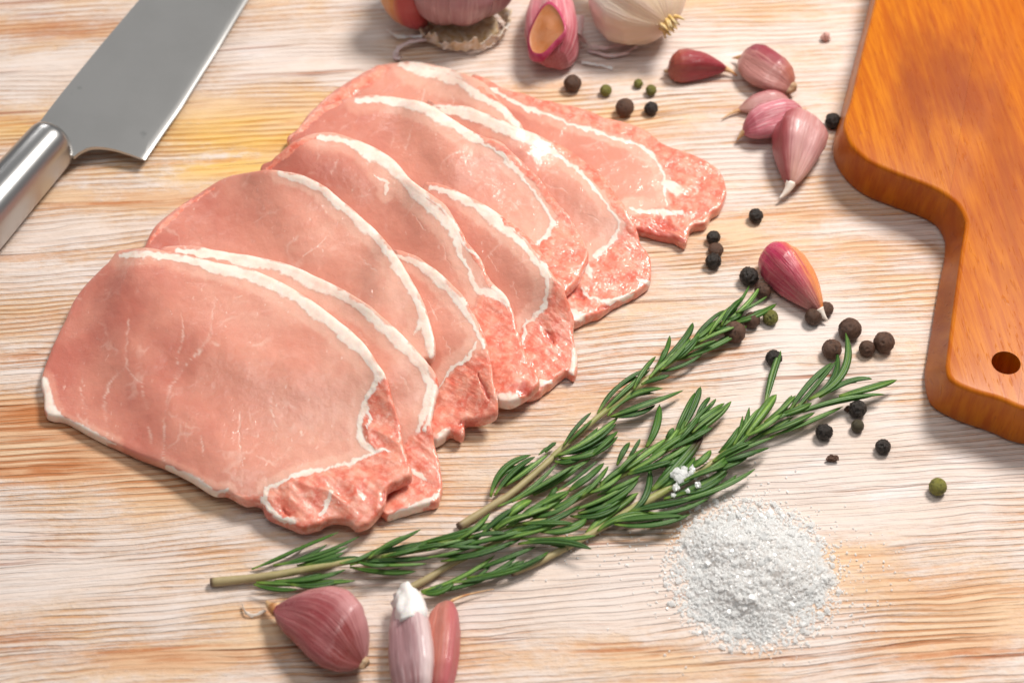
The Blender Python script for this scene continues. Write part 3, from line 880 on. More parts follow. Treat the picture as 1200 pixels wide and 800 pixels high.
# ------------------------------------------------------------------ cutting board with a handle
def build_board():
    h = 0.024
    top = [(1052, -140), (1036, -50), (1027, 0), (1012, 60), (999, 115), (991, 142), (993, 157), (1002, 172), (1020, 187), (1049, 200), (1088, 215), (1109, 226), (1124, 239), (1132, 254), (1133, 266), (1128, 296), (1119, 360), (1112, 415), (1111, 430), (1114, 441), (1124, 449), (1144, 457), (1172, 465)]
    bot = [(1040, -110), (1026, -35), (1018, 10), (1001, 75), (985, 138), (976, 172), (977, 192), (992, 215), (1014, 232), (1046, 245), (1076, 256), (1094, 266), (1103, 279), (1106, 292), (1105, 310), (1101, 330), (1093, 375), (1085, 425), (1082, 445), (1085, 467), (1094, 481), (1120, 495), (1160, 509)]
    hole = P1(1179, 425, h)
    a0, a1 = P1(1217, 430, h), P1(1217 + 0.121 * 160, 430 - 160, h)
    ax = (a1 - a0)[:2]
    ax /= np.linalg.norm(ax)
    nrm = np.array([-ax[1], ax[0]])           # towards the left edge
    def to_local(p):
        d = p[:, :2] - a0[:2]
        return np.stack([d @ ax, d @ nrm], 1)
    T = to_local(P([p[0] for p in top], [p[1] for p in top], [h] * len(top)))
    B = to_local(P([p[0] for p in bot], [p[1] for p in bot], [0.0] * len(bot)))
    # far end out of frame: rounded shoulder on the axis
    far_u = max(T[0, 0], B[0, 0]) + 0.05
    def finish(L):
        u0, w0 = L[0]
        w0 = w0 * 1.0
        ext = [(far_u, w0 * 0.55), (far_u - 0.006, w0 * 0.86), (far_u - 0.025, w0 * 0.98)]
        end = [(L[-1][0] - 0.0022, L[-1][1] * 0.35)]
        half = np.array(ext + [tuple(q) for q in L] + end)
        other = half[::-1] * np.array([1, -1])
        return np.vstack([half, other])
    Tl, Bl = finish(T), finish(B)
    nn = 8
    Td, Bd = catmull(Tl, True, nn), catmull(Bl, True, nn)
    m = len(Td)
    def inset(L, d):
        t = np.roll(L, -1, 0) - np.roll(L, 1, 0)
        t /= np.linalg.norm(t, axis=1)[:, None] + 1e-12
        nn_ = np.stack([-t[:, 1], t[:, 0]], 1)
        s = np.sign(np.sum(L[:, 0] * np.roll(L[:, 1], -1) - np.roll(L[:, 0], -1) * L[:, 1]))
        return L + nn_ * d * s
    prof = [(0.0, inset(Bd, 0.002)), (0.0012, inset(Bd, 0.0004)), (0.003, Bd)]
    for k in range(1, 8):
        f = k / 8
        prof.append((0.003 + (h - 0.0048) * f, Bd * (1 - f) + inset(Td, -0.0008) * f))
    for k in range(6):
        a = math.pi / 2 * k / 5
        prof.append((h - 0.0018 + 0.0018 * math.sin(a), inset(Td, -0.0008 + 0.0018 * (1 - math.cos(a)))))
    V, F = [], []
    for z, L in prof:
        xy = a0[:2] + L[:, :1] * ax + L[:, 1:] * nrm
        V.append(np.column_stack([xy, np.full(m, z)]))
    V = np.vstack(V)
    F = grid_faces(len(prof), m)
    F.append(tuple(range(m))[::-1])
    F.append(tuple((len(prof) - 1) * m + k for k in range(m)))
    root = thing('cutting_board', 'orange varnished wooden cutting board with a short handle and hanging hole', 'cutting board', (a0[0], a0[1], 0))
    loc = np.array(root.location)
    s1 = to_local(P([1131], [120], [h]))[0, 1]
    s2 = to_local(P([1196], [450], [h]))[0, 1]
    cuts = [('board_left', s1, 9), ('board_mid', s2, s1), ('board_right', -9, s2)]
    for mat, lo, hi in cuts:
        bm = bmesh.new()
        bv = [bm.verts.new(v - loc) for v in V]
        for f in F:
            try:
                bm.faces.new([bv[k] for k in f])
            except ValueError:
                pass
        bmesh.ops.recalc_face_normals(bm, faces=bm.faces)
        for lim, sgn in ((lo, -1), (hi, 1)):
            if abs(lim) > 5:
                continue
            co = Vector((*(nrm * (lim - sgn * 0.00002)), 0))
            g = bmesh.ops.bisect_plane(bm, geom=bm.verts[:] + bm.edges[:] + bm.faces[:], plane_co=co, plane_no=Vector((*(nrm * sgn), 0)), clear_outer=True)
            ed = [e for e in g['geom_cut'] if isinstance(e, bmesh.types.BMEdge)]
            bmesh.ops.holes_fill(bm, edges=ed)
        bmesh.ops.remove_doubles(bm, verts=bm.verts, dist=1e-6)
        bmesh.ops.recalc_face_normals(bm, faces=bm.faces)
        bmesh.ops.triangulate(bm, faces=[f for f in bm.faces if len(f.verts) > 4])
        me = bpy.data.meshes.new('plank')
        bm.to_mesh(me)
        bm.free()
        me.materials.append(MAT[mat])
        o = bpy.data.objects.new('plank', me)
        col.objects.link(o)
        o.parent = root
        if mat == 'board_mid':
            cv, cf = [], []
            for z in (-0.01, 0.05):
                for k in range(40):
                    a = 2 * math.pi * k / 40
                    cv.append((hole[0] - a0[0] + 0.0054 * math.cos(a), hole[1] - a0[1] + 0.0054 * math.sin(a), z))
            cf = [(k, (k + 1) % 40, 40 + (k + 1) % 40, 40 + k) for k in range(40)] + [tuple(range(40))[::-1], tuple(range(40, 80))]
            cm = bpy.data.meshes.new('cutter')
            cm.from_pydata(cv, [], cf)
            co_ = bpy.data.objects.new('cutter', cm)
            col.objects.link(co_)
            co_.location = root.location
            md = o.modifiers.new('hole', 'BOOLEAN')
            md.object, md.operation, md.solver = co_, 'DIFFERENCE', 'EXACT'
            md.use_self = True
            bpy.context.view_layer.update()
            dg = bpy.context.evaluated_depsgraph_get()
            new = bpy.data.meshes.new_from_object(o.evaluated_get(dg))
            o.modifiers.clear()
            o.data = new
            new.name = 'plank'
            bpy.data.objects.remove(co_)
        me = o.data
        me.polygons.foreach_set('use_smooth', [True] * len(me.polygons))
        me.set_sharp_from_angle(angle=R(32))
    return root


build_board()


# ------------------------------------------------------------------ knife
def build_knife():
    root = thing('kitchen_knife', 'steel chef knife with round metal handle lying at the upper left', 'knife', P1(90, 180))
    za, zb_ = 0.0105, 0.0060       # the spine lies a little higher than the cutting edge
    spine = [(36, 160), (70, 115), (118, 56), (165, 0), (205, -50), (262, -130)]
    edge = [(86, 183), (170, 188), (212, 128), (252, 64), (291, 0), (318, -52), (330, -105)]
    outline = spine + [(300, -160)] + [(330, -108), (318, -52), (291, 0), (252, 64), (212, 128), (170, 188), (150, 181), (128, 175), (108, 174), (95, 179), (87, 185), (62, 172)]
    px = np.array(outline, float)
    # blade plane from three points
    A, B, C = P1(36, 160, za + 0.001), P1(165, 0, za), P1(170, 188, zb_)
    nn = np.cross(B - A, C - A)
    nn /= np.linalg.norm(nn)
    if nn[2] < 0:
        nn = -nn
    def onplane(p):
        q = P(p[:, 0], p[:, 1], np.zeros(len(p)))
        d = q - cam_pos
        t = ((A - cam_pos) @ nn) / (d @ nn)
        return cam_pos + d * t[:, None]
    seg = np.vstack([catmull(spine, False, 8), catmull([(262, -130), (300, -160), (330, -108)], False, 6)[1:-1], catmull([(330, -108), (318, -52), (291, 0), (252, 64), (212, 128), (170, 188)], False, 8), catmull([(170, 188), (150, 181), (128, 175), (108, 174), (95, 179), (87, 185)], False, 6)[1:], [[62, 172]]])
    q = onplane(seg)
    m = len(q)
    ns = 6 * 8 - 7
    # distance to the edge line sets the thickness (0.2 mm at the edge, 2.2 mm at the spine)
    ex = np.array([(330, -108), (318, -52), (291, 0), (252, 64), (212, 128), (170, 188)], float)
    eq = onplane(ex)
    def edist(p):
        return polydist(p[:, 0], p[:, 1], [tuple(k[:2]) for k in eq])
    cen = q.mean(0)
    rings_t, rings_b = [], []
    fr = [1.0, 0.99, 0.965, 0.94, 0.85, 0.7, 0.5, 0.25, 0.02]
    V, F = [], []
    for sgn in (1, -1):
        for f in (fr if sgn > 0 else fr):
            p = cen + (q - cen) * f
            ed = edist(p)
            th = 0.00006 + 0.00040 * np.clip(ed / 0.0016, 0, 1) + 0.0008 * np.clip(ed / 0.045, 0, 1)
            V.append(p + nn * (sgn * th)[:, None])
    V = np.vstack(V)
    L = len(fr)
    for s in (0, 1):
        for k in range(L - 1):
            for j in range(m):
                a, b = (s * L + k) * m + j, (s * L + k) * m + (j + 1) % m
                c, d = b + m, a + m
                F.append((a, b, c, d) if s else (d, c, b, a))
    for j in range(m):
        F.append((j, (j + 1) % m, L * m + (j + 1) % m, L * m + j))
    F.append(tuple((L - 1) * m + k for k in range(m)))
    F.append(tuple((2 * L - 1) * m + k for k in range(m))[::-1])
    bl = make('blade', V, F, MAT['blade'], root)
    bl.data.set_sharp_from_angle(angle=R(25))
    # handle: oval tube, ferrule end cut square to its axis
    zc = 0.0125
    h0, h1 = P1(60, 170, zc), P1(-62, 308, zc)
    d = (h1 - h0)
    ln = np.linalg.norm(d)
    d /= ln
    side = np.cross(d, [0, 0, 1])
    side /= np.linalg.norm(side)
    up = np.cross(side, d)
    w0 = 28 / ppm(60, 170, zc)
    prof = [(-0.004, 0.55), (-0.0035, 0.80), (-0.002, 0.93), (0.0, 0.985), (0.002, 1.0), (0.02, 1.03), (0.045, 1.10), (0.08, 1.16), (0.105, 1.08), (0.115, 0.85), (0.118, 0.4)]
    V, n = [], 40
    for s, r in prof:
        for k in range(n):
            a = 2 * math.pi * k / n
            sup = lambda c: math.copysign(abs(c) ** 0.9, c)
            V.append(h0 + d * s + side * (w0 * r * sup(math.cos(a))) + up * (0.0118 * r * sup(math.sin(a))))
    F = grid_faces(len(prof), n)
    F.append(tuple(range(n)))
    F.append(tuple((len(prof) - 1) * n + k for k in range(n))[::-1])
    F = [f[::-1] for f in F]
    make('handle', V, F, MAT['handle'], root)
    # thin ring where blade meets handle
    V = []
    rp = [(0.0115, 1.01), (0.0117, 1.028), (0.0127, 1.028), (0.0129, 1.012)]
    return root


build_knife()

# ------------------------------------------------------------------ garlic
PROF_T = np.array([0, .03, .08, .16, .28, .42, .58, .72, .84, .93, .98, 1.0])
PROF_W = np.array([.20, .40, .58, .78, .95, 1.0, .93, .77, .54, .29, .13, .05])


def clove_body(A, B, width, height, bulge, prof=None, tri=0.10, ph=0.6, nseg=44, nr=40, lift=0.0, seed=0, zt=None):
    """a garlic clove lying from its root end A to its tip B (world points on the table), bulging to one side"""
    A, B = np.array(A[:2]), np.array(B[:2])
    d = B - A
    ln = np.linalg.norm(d)
    d /= ln
    s = np.array([-d[1], d[0]])
    pt, pw = (PROF_T, PROF_W) if prof is None else prof
    V, al, ca, sa, rim = [], [], [], [], []
    for i in range(nseg):
        t = 0.5 - 0.5 * math.cos(math.pi * i / (nseg - 1))
        w = float(np.interp(t, pt, pw))
        off = bulge * width * math.sin(math.pi * min(t * 1.02, 1)) ** 1.2
        zc = (0.50 + 0.5 * w) * height * 0.5 * 0.93 + lift
        if zt is not None:
            zc += zt * max(0, t - 0.6) ** 1.5
        for k in range(nr):
            a = 2 * math.pi * k / nr
            r = 1 + tri * math.cos(3 * a + ph) + 0.025 * math.sin(5 * a + 3 * t + seed)
            r += 0.08 * (mnoise.noise(Vector((math.cos(a) * 1.5 + seed * 3.1, math.sin(a) * 1.5, t * 3))))
            x, z = math.cos(a) * r * w * width / 2, math.sin(a) * r * w * height / 2
            q = A + d * (t * ln) + s * (x + off)
            V.append((q[0], q[1], zc + z))
            al.append(t); ca.append(math.cos(a)); sa.append(math.sin(a))
            rim.append(0.5 + 0.5 * math.cos(a) if bulge >= 0 else 0.5 - 0.5 * math.cos(a))
    V = np.array(V)
    lo = V[:, 2].min()
    V[:, 2] += 0.0003 - lo + lift
    F = grid_faces(nseg, nr)
    F.append(tuple(range(nr))[::-1])
    F.append(tuple((nseg - 1) * nr + k for k in range(nr)))
    return V, F, dict(along=np.array(al), ca=np.array(ca), sa=np.array(sa), rim=np.array(rim)), ln


def tip_curl(B, d, ln, w, zs, bend, wav=0.0):
    n = 10
    path = []
    s = np.array([-d[1], d[0]])
    for i in range(n):
        t = i / (n - 1)
        p = np.array(B[:2]) + d * ln * (t - 0.22) + s * bend * ln * t * t
        path.append((p[0], p[1], zs + wav * math.sin(t * 3) - zs * 0.55 * t))
    r = [w * (1 - 0.86 * i / (n - 1)) for i in range(n)]
    return tube(np.array(path), np.array(r), 8)


def clove(label, a, b, wpx, mat, bulge=0.0, hfac=0.92, tri=0.15, ph=0.6, prof=None, tip='dry', tiplen=0.006, tipbend=0.2, root_patch=True, seed=1, group='loose garlic cloves', zt=None, rootmat='root', zmid=0.007, lift=0.0, tipw=0.11):
    k = ppm((a[0] + b[0]) / 2, (a[1] + b[1]) / 2, zmid)
    A, B = P1(a[0], a[1], zmid), P1(b[0], b[1], zmid)
    w = wpx / k
    V, F, at, ln = clove_body(A, B, w, w * hfac, bulge, prof, tri, ph, seed=seed, zt=zt, lift=lift)
    root = thing('garlic_clove', label, 'garlic clove', (*((A + B) / 2)[:2], 0), group)
    make('skin', V, F, mat, root, at)
    d = (B - A)[:2]
    d /= np.linalg.norm(d)
    nr = 40
    if root_patch:
        r0 = V[:nr]
        c = r0.mean(0)
        d3 = np.array([*d, 0])
        rings = []
        for f, e in ((1.12, 0.0014), (1.15, 0.0), (1.02, -0.0012), (0.7, -0.0017), (0.3, -0.0012), (0.02, -0.0014)):
            jit = 1 + 0.10 * (rng.random(nr) - 0.5)
            rings.append(c + (r0 - c) * f * jit[:, None] + d3 * e)
        VV = np.vstack(rings)
        FF = grid_faces(len(rings), nr)
        FF.append(tuple((len(rings) - 1) * nr + j for j in range(nr)))
        make('root_end', VV, [f[::-1] for f in FF], MAT[rootmat], root)
    if tip:
        e = V[-nr:].mean(0)
        tv, tf = tip_curl(e, d, tiplen, w * tipw, e[2], tipbend)
        make('dry_tip', tv, tf, MAT[tip], root)
    return root


mauve = mat_clove('mauve_clove_skin', (0.237, 0.034, 0.028), (0.316, 0.052, 0.059), (0.332, 0.061, 0.087), (0.523, 0.200, 0.192), 0.60, 0.24, 16, rim=(0.569, 0.255, 0.255))
crimson = mat_clove('crimson_clove_skin', (0.396, 0.097, 0.062), (0.285, 0.018, 0.028), (0.269, 0.021, 0.037), (0.411, 0.073, 0.075), 0.4, 0.30, 10)
plum = mat_clove('plum_clove_skin', (0.475, 0.182, 0.124), (0.285, 0.034, 0.053), (0.237, 0.025, 0.062), (0.411, 0.097, 0.099), 0.4, 0.32, 10, rim=(0.554, 0.255, 0.223))
rose = mat_clove('rose_clove_skin', (0.46, 0.08, 0.11), (0.58, 0.16, 0.20), (0.46, 0.07, 0.11), (0.76, 0.48, 0.48), 0.55, 0.28, 12)
pale = mat_clove('pale_clove_skin', (0.554, 0.243, 0.230), (0.585, 0.291, 0.280), (0.602, 0.316, 0.249), (0.664, 0.425, 0.410), 0.6, 0.30, 9, rim=(0.316, 0.034, 0.044))
magenta = mat_clove('magenta_clove_skin', (0.58, 0.030, 0.130), (0.50, 0.050, 0.095), (0.36, 0.13, 0.09), (0.72, 0.26, 0.27), 0.45, 0.18, 10, rim=(0.80, 0.27, 0.07))
silver = mat_clove('silver_clove_skin', (0.332, 0.146, 0.150), (0.396, 0.207, 0.218), (0.523, 0.291, 0.311), (0.554, 0.352, 0.354), 0.55, 0.30, 9)
silverw = mat_clove('silver_white_clove_skin', (0.368, 0.164, 0.168), (0.423, 0.230, 0.244), (0.570, 0.361, 0.378), (0.607, 0.410, 0.420), 0.5, 0.32, 9, rim=(0.736, 0.590, 0.580))
coral = mat_clove('coral_clove_skin', (0.380, 0.061, 0.068), (0.538, 0.157, 0.106), (0.602, 0.218, 0.174), (0.602, 0.279, 0.223), 0.5, 0.28, 12, rim=(0.523, 0.121, 0.137))
bulbskin = mat_clove('white_bulb_skin', (0.76, 0.58, 0.40), (0.80, 0.70, 0.60), (0.84, 0.78, 0.74), (0.78, 0.56, 0.46), 0.5, 0.35, 10)
amber = mat_clove('amber_clove_skin', (0.36, 0.03, 0.035), (0.66, 0.25, 0.05), (0.70, 0.30, 0.08), (0.78, 0.50, 0.28), 0.60, 0.34, 8, rim=(0.42, 0.04, 0.06))

wide = (np.array([0, .04, .12, .25, .42, .6, .75, .87, .95, 1.0]), np.array([.16, .40, .72, .96, 1.0, .90, .70, .44, .20, .06]))
blunt = (np.array([0, .03, .09, .2, .35, .55, .75, .9, .97, 1.0]), np.array([.10, .45, .74, .96, 1.0, .86, .62, .38, .22, .10]))
sleeve = (np.array([0, .05, .15, .3, .5, .7, .85, .95, 1.0]), np.array([.3, .55, .82, .98, 1.0, .92, .74, .60, .52]))
half = (np.array([0, .05, .15, .3, .5, .7, .85, .95, 1.0]), np.array([.3, .55, .8, .97, 1.0, .96, .80, .5, .15]))

clove('plump mauve garlic clove with pale streaks beside the rosemary stem end', (426, 776), (321, 711), 86, mauve, bulge=-0.20, hfac=0.80, tri=0.15, ph=0.2, prof=wide, tipbend=-0.3, tiplen=0.007, seed=2)
clove('silvery lilac garlic clove with a white papery tip, cut by the front edge', (490, 826), (479, 702), 56, silverw, bulge=-0.03, prof=sleeve, tip=None, seed=3, hfac=0.95)
clove('coral pink garlic clove with a dry brown tip, pressed against the silvery clove', (511, 822), (524, 700), 42, coral, bulge=-0.04, prof=half, tip='dry', tipbend=-1.6, tiplen=0.010, seed=4, hfac=1.0, tipw=0.07)
clove('glossy magenta and orange garlic clove lying alone among the peppercorns', (898, 292), (962, 360), 55, magenta, bulge=0.02, prof=blunt, tip='whitedry', tiplen=0.005, tipbend=0.2, root_patch=False, seed=5, tri=0.13, ph=1.0, tipw=0.12)
clove('smooth dark crimson garlic clove, the leftmost of the group beside the board', (783, 77), (852, 74), 39, crimson, bulge=0.10, prof=blunt, tip='dry', tiplen=0.006, tipbend=-0.5, seed=6)
clove('plum coloured garlic clove with pale pink underside, rearmost of its cluster', (928, 100), (870, 62), 44, plum, bulge=0.06, prof=half, tip='dry', tiplen=0.005, tipbend=0.3, seed=7)
clove('thin pale pink garlic clove with a long dry tip squeezed between two cloves', (926, 112), (866, 120), 26, pale, bulge=-0.05, tip='dry', tiplen=0.010, tipbend=0.3, seed=8)
clove('rose pink garlic clove with white streaks lying across the thin clove', (942, 133), (871, 152), 40, rose, bulge=-0.08, prof=half, tip='dry', tiplen=0.004, tipbend=0.3, seed=9, lift=0.001)
clove('large two tone garlic clove, half crimson and half white, nearest the board corner', (943, 143), (926, 216), 62, pale, bulge=-0.05, prof=blunt, tip='whitedry', tiplen=0.007, tipbend=-0.5, seed=10, tri=0.12, root_patch=False)


def paper_tip():
    # white papery point of the silvery clove and the skin flap running down beside it
    r = [o for o in bpy.data.objects if o.name.startswith('garlic_clove') and 'silvery lilac' in o.get('label', '')][0]
    zc = 0.0090
    path = P([473, 476, 478, 480, 481, 482, 483], [691, 696, 703, 710, 717, 724, 731], [zc - 0.001, zc, zc + 0.0006, zc + 0.001, zc + 0.0012, zc + 0.0012, zc + 0.001])
    pr = resample(np.column_stack([path, np.array([7.0, 12.0, 14.8, 16.0, 17.0, 17.6, 16.0]) / 2560]), 26, False)
    v, f = tube(pr[:, :3], pr[:, 3], 26)
    i = np.repeat(np.arange(26), 26)
    a = np.tile(2 * math.pi * np.arange(26) / 26, 26)
    j = (np.abs(2 * fbm(np.cos(a) * 1.5 + 7, np.sin(a) * 1.5 + i * 0.06, 4, 2) - 1) - 0.4) * 0.0042
    ctr = np.repeat(pr[:, :3], 26, 0)
    d = v - ctr
    v = ctr + d * (1 + j / (np.linalg.norm(d, axis=1) + 1e-9))[:, None]
    v[:, 2] = np.maximum(v[:, 2], 0.0006)
    make('paper_tip', v, f, MAT['paper'], r)




def cut_clove():
    # clove standing with its inner face, shaved flat, turned to the front
    root = clove('pink garlic clove with a flat brown inner face, leaning between two bulbs', (652, 76), (645, -20), 64, rose, prof=(np.array([0, .05, .15, .3, .5, .7, .85, 1]), np.array([.45, .72, .92, 1, .92, .72, .45, .1])), tip=None, root_patch=False, seed=12, hfac=0.95, group='loose garlic cloves')
    pts = catmull([(622, 64), (618, 45), (625, 25), (635, 8), (645, 2), (657, 14), (664, 34), (658, 44), (650, 52), (636, 66)], True, 6)
    q = P(pts[:, 0], pts[:, 1], [0.0] * len(pts))
    sk = [c for c in root.children if c.name.startswith('skin')][0]
    co = np.array([v.co[:] for v in sk.data.vertices]) + np.array(root.location)
    ppx, ppy = proj(co)
    zs = []
    for x, y in pts:
        dd = (ppx - x) ** 2 + (ppy - y) ** 2
        best = np.argsort(dd)[:12]
        zs.append(co[best, 2].max())
    Am = np.column_stack([pts, np.ones(len(pts))])
    z = Am @ np.linalg.lstsq(Am, np.array(zs), rcond=None)[0] + 0.0010
    ring = P(pts[:, 0], pts[:, 1], z + 0.0012)
    cen = ring.mean(0)
    cen[2] += 0.001
    V = np.vstack([ring - [0, 0, 0.003], ring, cen + (ring - cen) * 0.88 + [0, 0, 0.0002], cen + (ring - cen) * 0.80 - [0, 0, 0.0006], cen + (ring - cen) * 0.4 - [0, 0, 0.0005], cen + (ring - cen) * 0.02 - [0, 0, 0.0003]])
    m = len(ring)
    make('inner_face', V[2 * m:], [f for f in grid_faces(4, m)], MAT['flesh'], root)
    mm = mat_plain('magenta_rim', (0.42, 0.02, 0.09), (0.52, 0.10, 0.16), 300, 0.35)
    make('face_rim', V[:3 * m], [f for f in grid_faces(3, m)], mm, root)


cut_clove()


def garlic_bulb_broken():
    c = P1(533, 17)
    root = thing('garlic_bulb', 'broken purple garlic bulb showing its cloves above a frayed root plate', 'garlic bulb', (c[0], c[1], 0), 'garlic bulbs')
    def standing(px, ang, rad, wid, hgt, mat, z0=0.006):
        # clove standing on the root plate, curved outward
        n, nr = 26, 28
        V, al, ca, sa, rim = [], [], [], [], []
        dx, dy = math.cos(ang), math.sin(ang)
        tx, ty = -dy, dx
        for i in range(n):
            t = i / (n - 1)
            w = float(np.interp(t, [0, .06, .2, .4, .6, .8, .95, 1], [.3, .58, .88, 1, .92, .66, .25, .06]))
            r = rad * (0.42 + 0.58 * math.sin(math.pi * (0.15 + 0.75 * t)))
            for k in range(nr):
                a = 2 * math.pi * k / nr
                u, o_ = math.cos(a) * w * wid / 2, math.sin(a) * w * wid * 0.42
                V.append((c[0] + dx * (r + o_) + tx * u, c[1] + dy * (r + o_) + ty * u, z0 + t * hgt))
                al.append(t); ca.append(math.cos(a)); sa.append(math.sin(a)); rim.append(abs(math.cos(a)) ** 1.3)
        F = grid_faces(n, nr)
        F += [tuple(range(nr))[::-1], tuple((n - 1) * nr + k for k in range(nr))]
        make('clove', V, F, mat, root, dict(along=np.array(al), ca=np.array(ca), sa=np.array(sa), rim=np.array(rim)))
    standing(0, R(208), 0.0255, 0.023, 0.050, amber, 0.002)
    standing(0, R(250), 0.019, 0.024, 0.052, silver, 0.008)
    standing(0, R(290), 0.019, 0.026, 0.052, plumgrey, 0.008)
    standing(0, R(330), 0.021, 0.024, 0.050, silver, 0.008)
    standing(0, R(15), 0.020, 0.022, 0.048, plumgrey)
    standing(0, R(90), 0.016, 0.024, 0.048, silver)
    standing(0, R(150), 0.018, 0.024, 0.048, plumgrey)
    # frayed root plate: tan disc with upstanding white shreds
    V, F = [], []
    nr = 56
    cc = P1(543, 37)
    for k, (r, z) in enumerate(((0.003, 0.0008), (0.009, 0.0006), (0.0128, 0.0012), (0.0145, 0.003), (0.0135, 0.005), (0.008, 0.006))):
        for j in range(nr):
            a = 2 * math.pi * j / nr
            q = r * (1 + 0.14 * (mnoise.noise(Vector((math.cos(a) * 2.4, math.sin(a) * 2.4, k * 0.4)))))
            V.append((cc[0] + q * 1.12 * math.cos(a), cc[1] + q * 0.8 * math.sin(a), z + 0.0012 * mnoise.noise(Vector((math.cos(a) * 6, math.sin(a) * 6, 3 + k)))))
    F = grid_faces(6, nr)
    F += [tuple(range(nr))[::-1], tuple(5 * nr + k for k in range(nr))]
    make('root_plate', V, F, MAT['tan'], root)
    V, nr, nk = [], 120, 9
    for k in range(nk):
        t = k / (nk - 1)
        for j in range(nr):
            a = 2 * math.pi * j / nr
            q = Vector((math.cos(a) * 5, math.sin(a) * 5, 1.7))
            top = 0.0058 + 0.0042 * mnoise.noise(q) + 0.0022 * mnoise.noise(q * 3)
            r = 0.0172 + 0.0022 * t * t + 0.0016 * mnoise.noise(q * 2.2 + Vector((0, 0, t * 2.0))) + 0.0009 * mnoise.noise(q * 5 + Vector((0, 0, t * 5)))
            V.append((cc[0] + r * 1.10 * math.cos(a), cc[1] + r * 0.86 * math.sin(a), 0.0026 + 1.15 * top * t))
    V = np.array(V)
    n0 = len(V)
    inn = V.copy()
    inn[:, :2] = cc[:2] + (inn[:, :2] - cc[:2]) * 0.975
    F = grid_faces(nk, nr)
    F += [tuple(n0 + q for q in f)[::-1] for f in grid_faces(nk, nr)]
    F += [((nk - 1) * nr + j, (nk - 1) * nr + (j + 1) % nr, n0 + (nk - 1) * nr + (j + 1) % nr, n0 + (nk - 1) * nr + j) for j in range(nr)]
    make('husk_collar', np.vstack([V, inn]), F, mat_plain('torn_husk', (0.66, 0.48, 0.28), (0.85, 0.80, 0.74), 330, 0.6, 0.6, 0.001), root)
    shred(root, [(452, 35), (462, 42), (476, 44), (495, 43)], [0.006, 0.003, 0.003, 0.005], 6, 'husk_shred', 'paper', 21)
    shred(root, [(500, 47), (480, 50), (466, 58), (464, 68), (470, 70)], [0.004, 0.004, 0.003, 0.001, 0.003], 9, 'peeled_skin', 'lilac', 22)


def shred(root, pxs, zs, wpx, name, mat, seed=0, thick=0.00025):
    pp = catmull(np.column_stack([np.array(pxs, float), zs]), False, 6)
    path = P(pp[:, 0], pp[:, 1], pp[:, 2])
    k = ppm(pxs[0][0], pxs[0][1], 0.0)
    n = len(path)
    T = np.gradient(path, axis=0)
    V = []
    nw = 5
    for i in range(n):
        t = T[i] / np.linalg.norm(T[i])
        s = np.cross(t, [0, 0.5, 0.86])
        s /= np.linalg.norm(s) + 1e-9
        u = np.cross(s, t)
        w = wpx / k / 2 * (0.75 + 0.5 * mnoise.noise(Vector((i * 0.35, seed * 3.3, 1)))) * (1 - 0.45 * (i / (n - 1)) ** 3)
        for q in range(nw):
            a = q / (nw - 1) * 2 - 1
            V.append(path[i] + s * w * a + u * (0.0009 * (1 - a * a) + 0.0008 * mnoise.noise(Vector((i * 0.6, a * 1.5, seed)))))
    V = np.array(V)
    V[:, 2] = np.maximum(V[:, 2], 0.0005)
    F = []
    m = n * nw
    V2 = np.vstack([V, V - [0, 0, thick]])
    for i in range(n - 1):
        for q in range(nw - 1):
            a = i * nw + q
            F.append((a, a + 1, a + nw + 1, a + nw))
            F.append((m + a, m + a + nw, m + a + nw + 1, m + a + 1))
    return make(name, V2, F, MAT[mat], root)


paper_tip()
plumgrey = mat_clove('plum_grey_skin', (0.36, 0.16, 0.17), (0.42, 0.22, 0.24), (0.50, 0.30, 0.34), (0.62, 0.45, 0.45), 0.5, 0.32, 8)
garlic_bulb_broken()


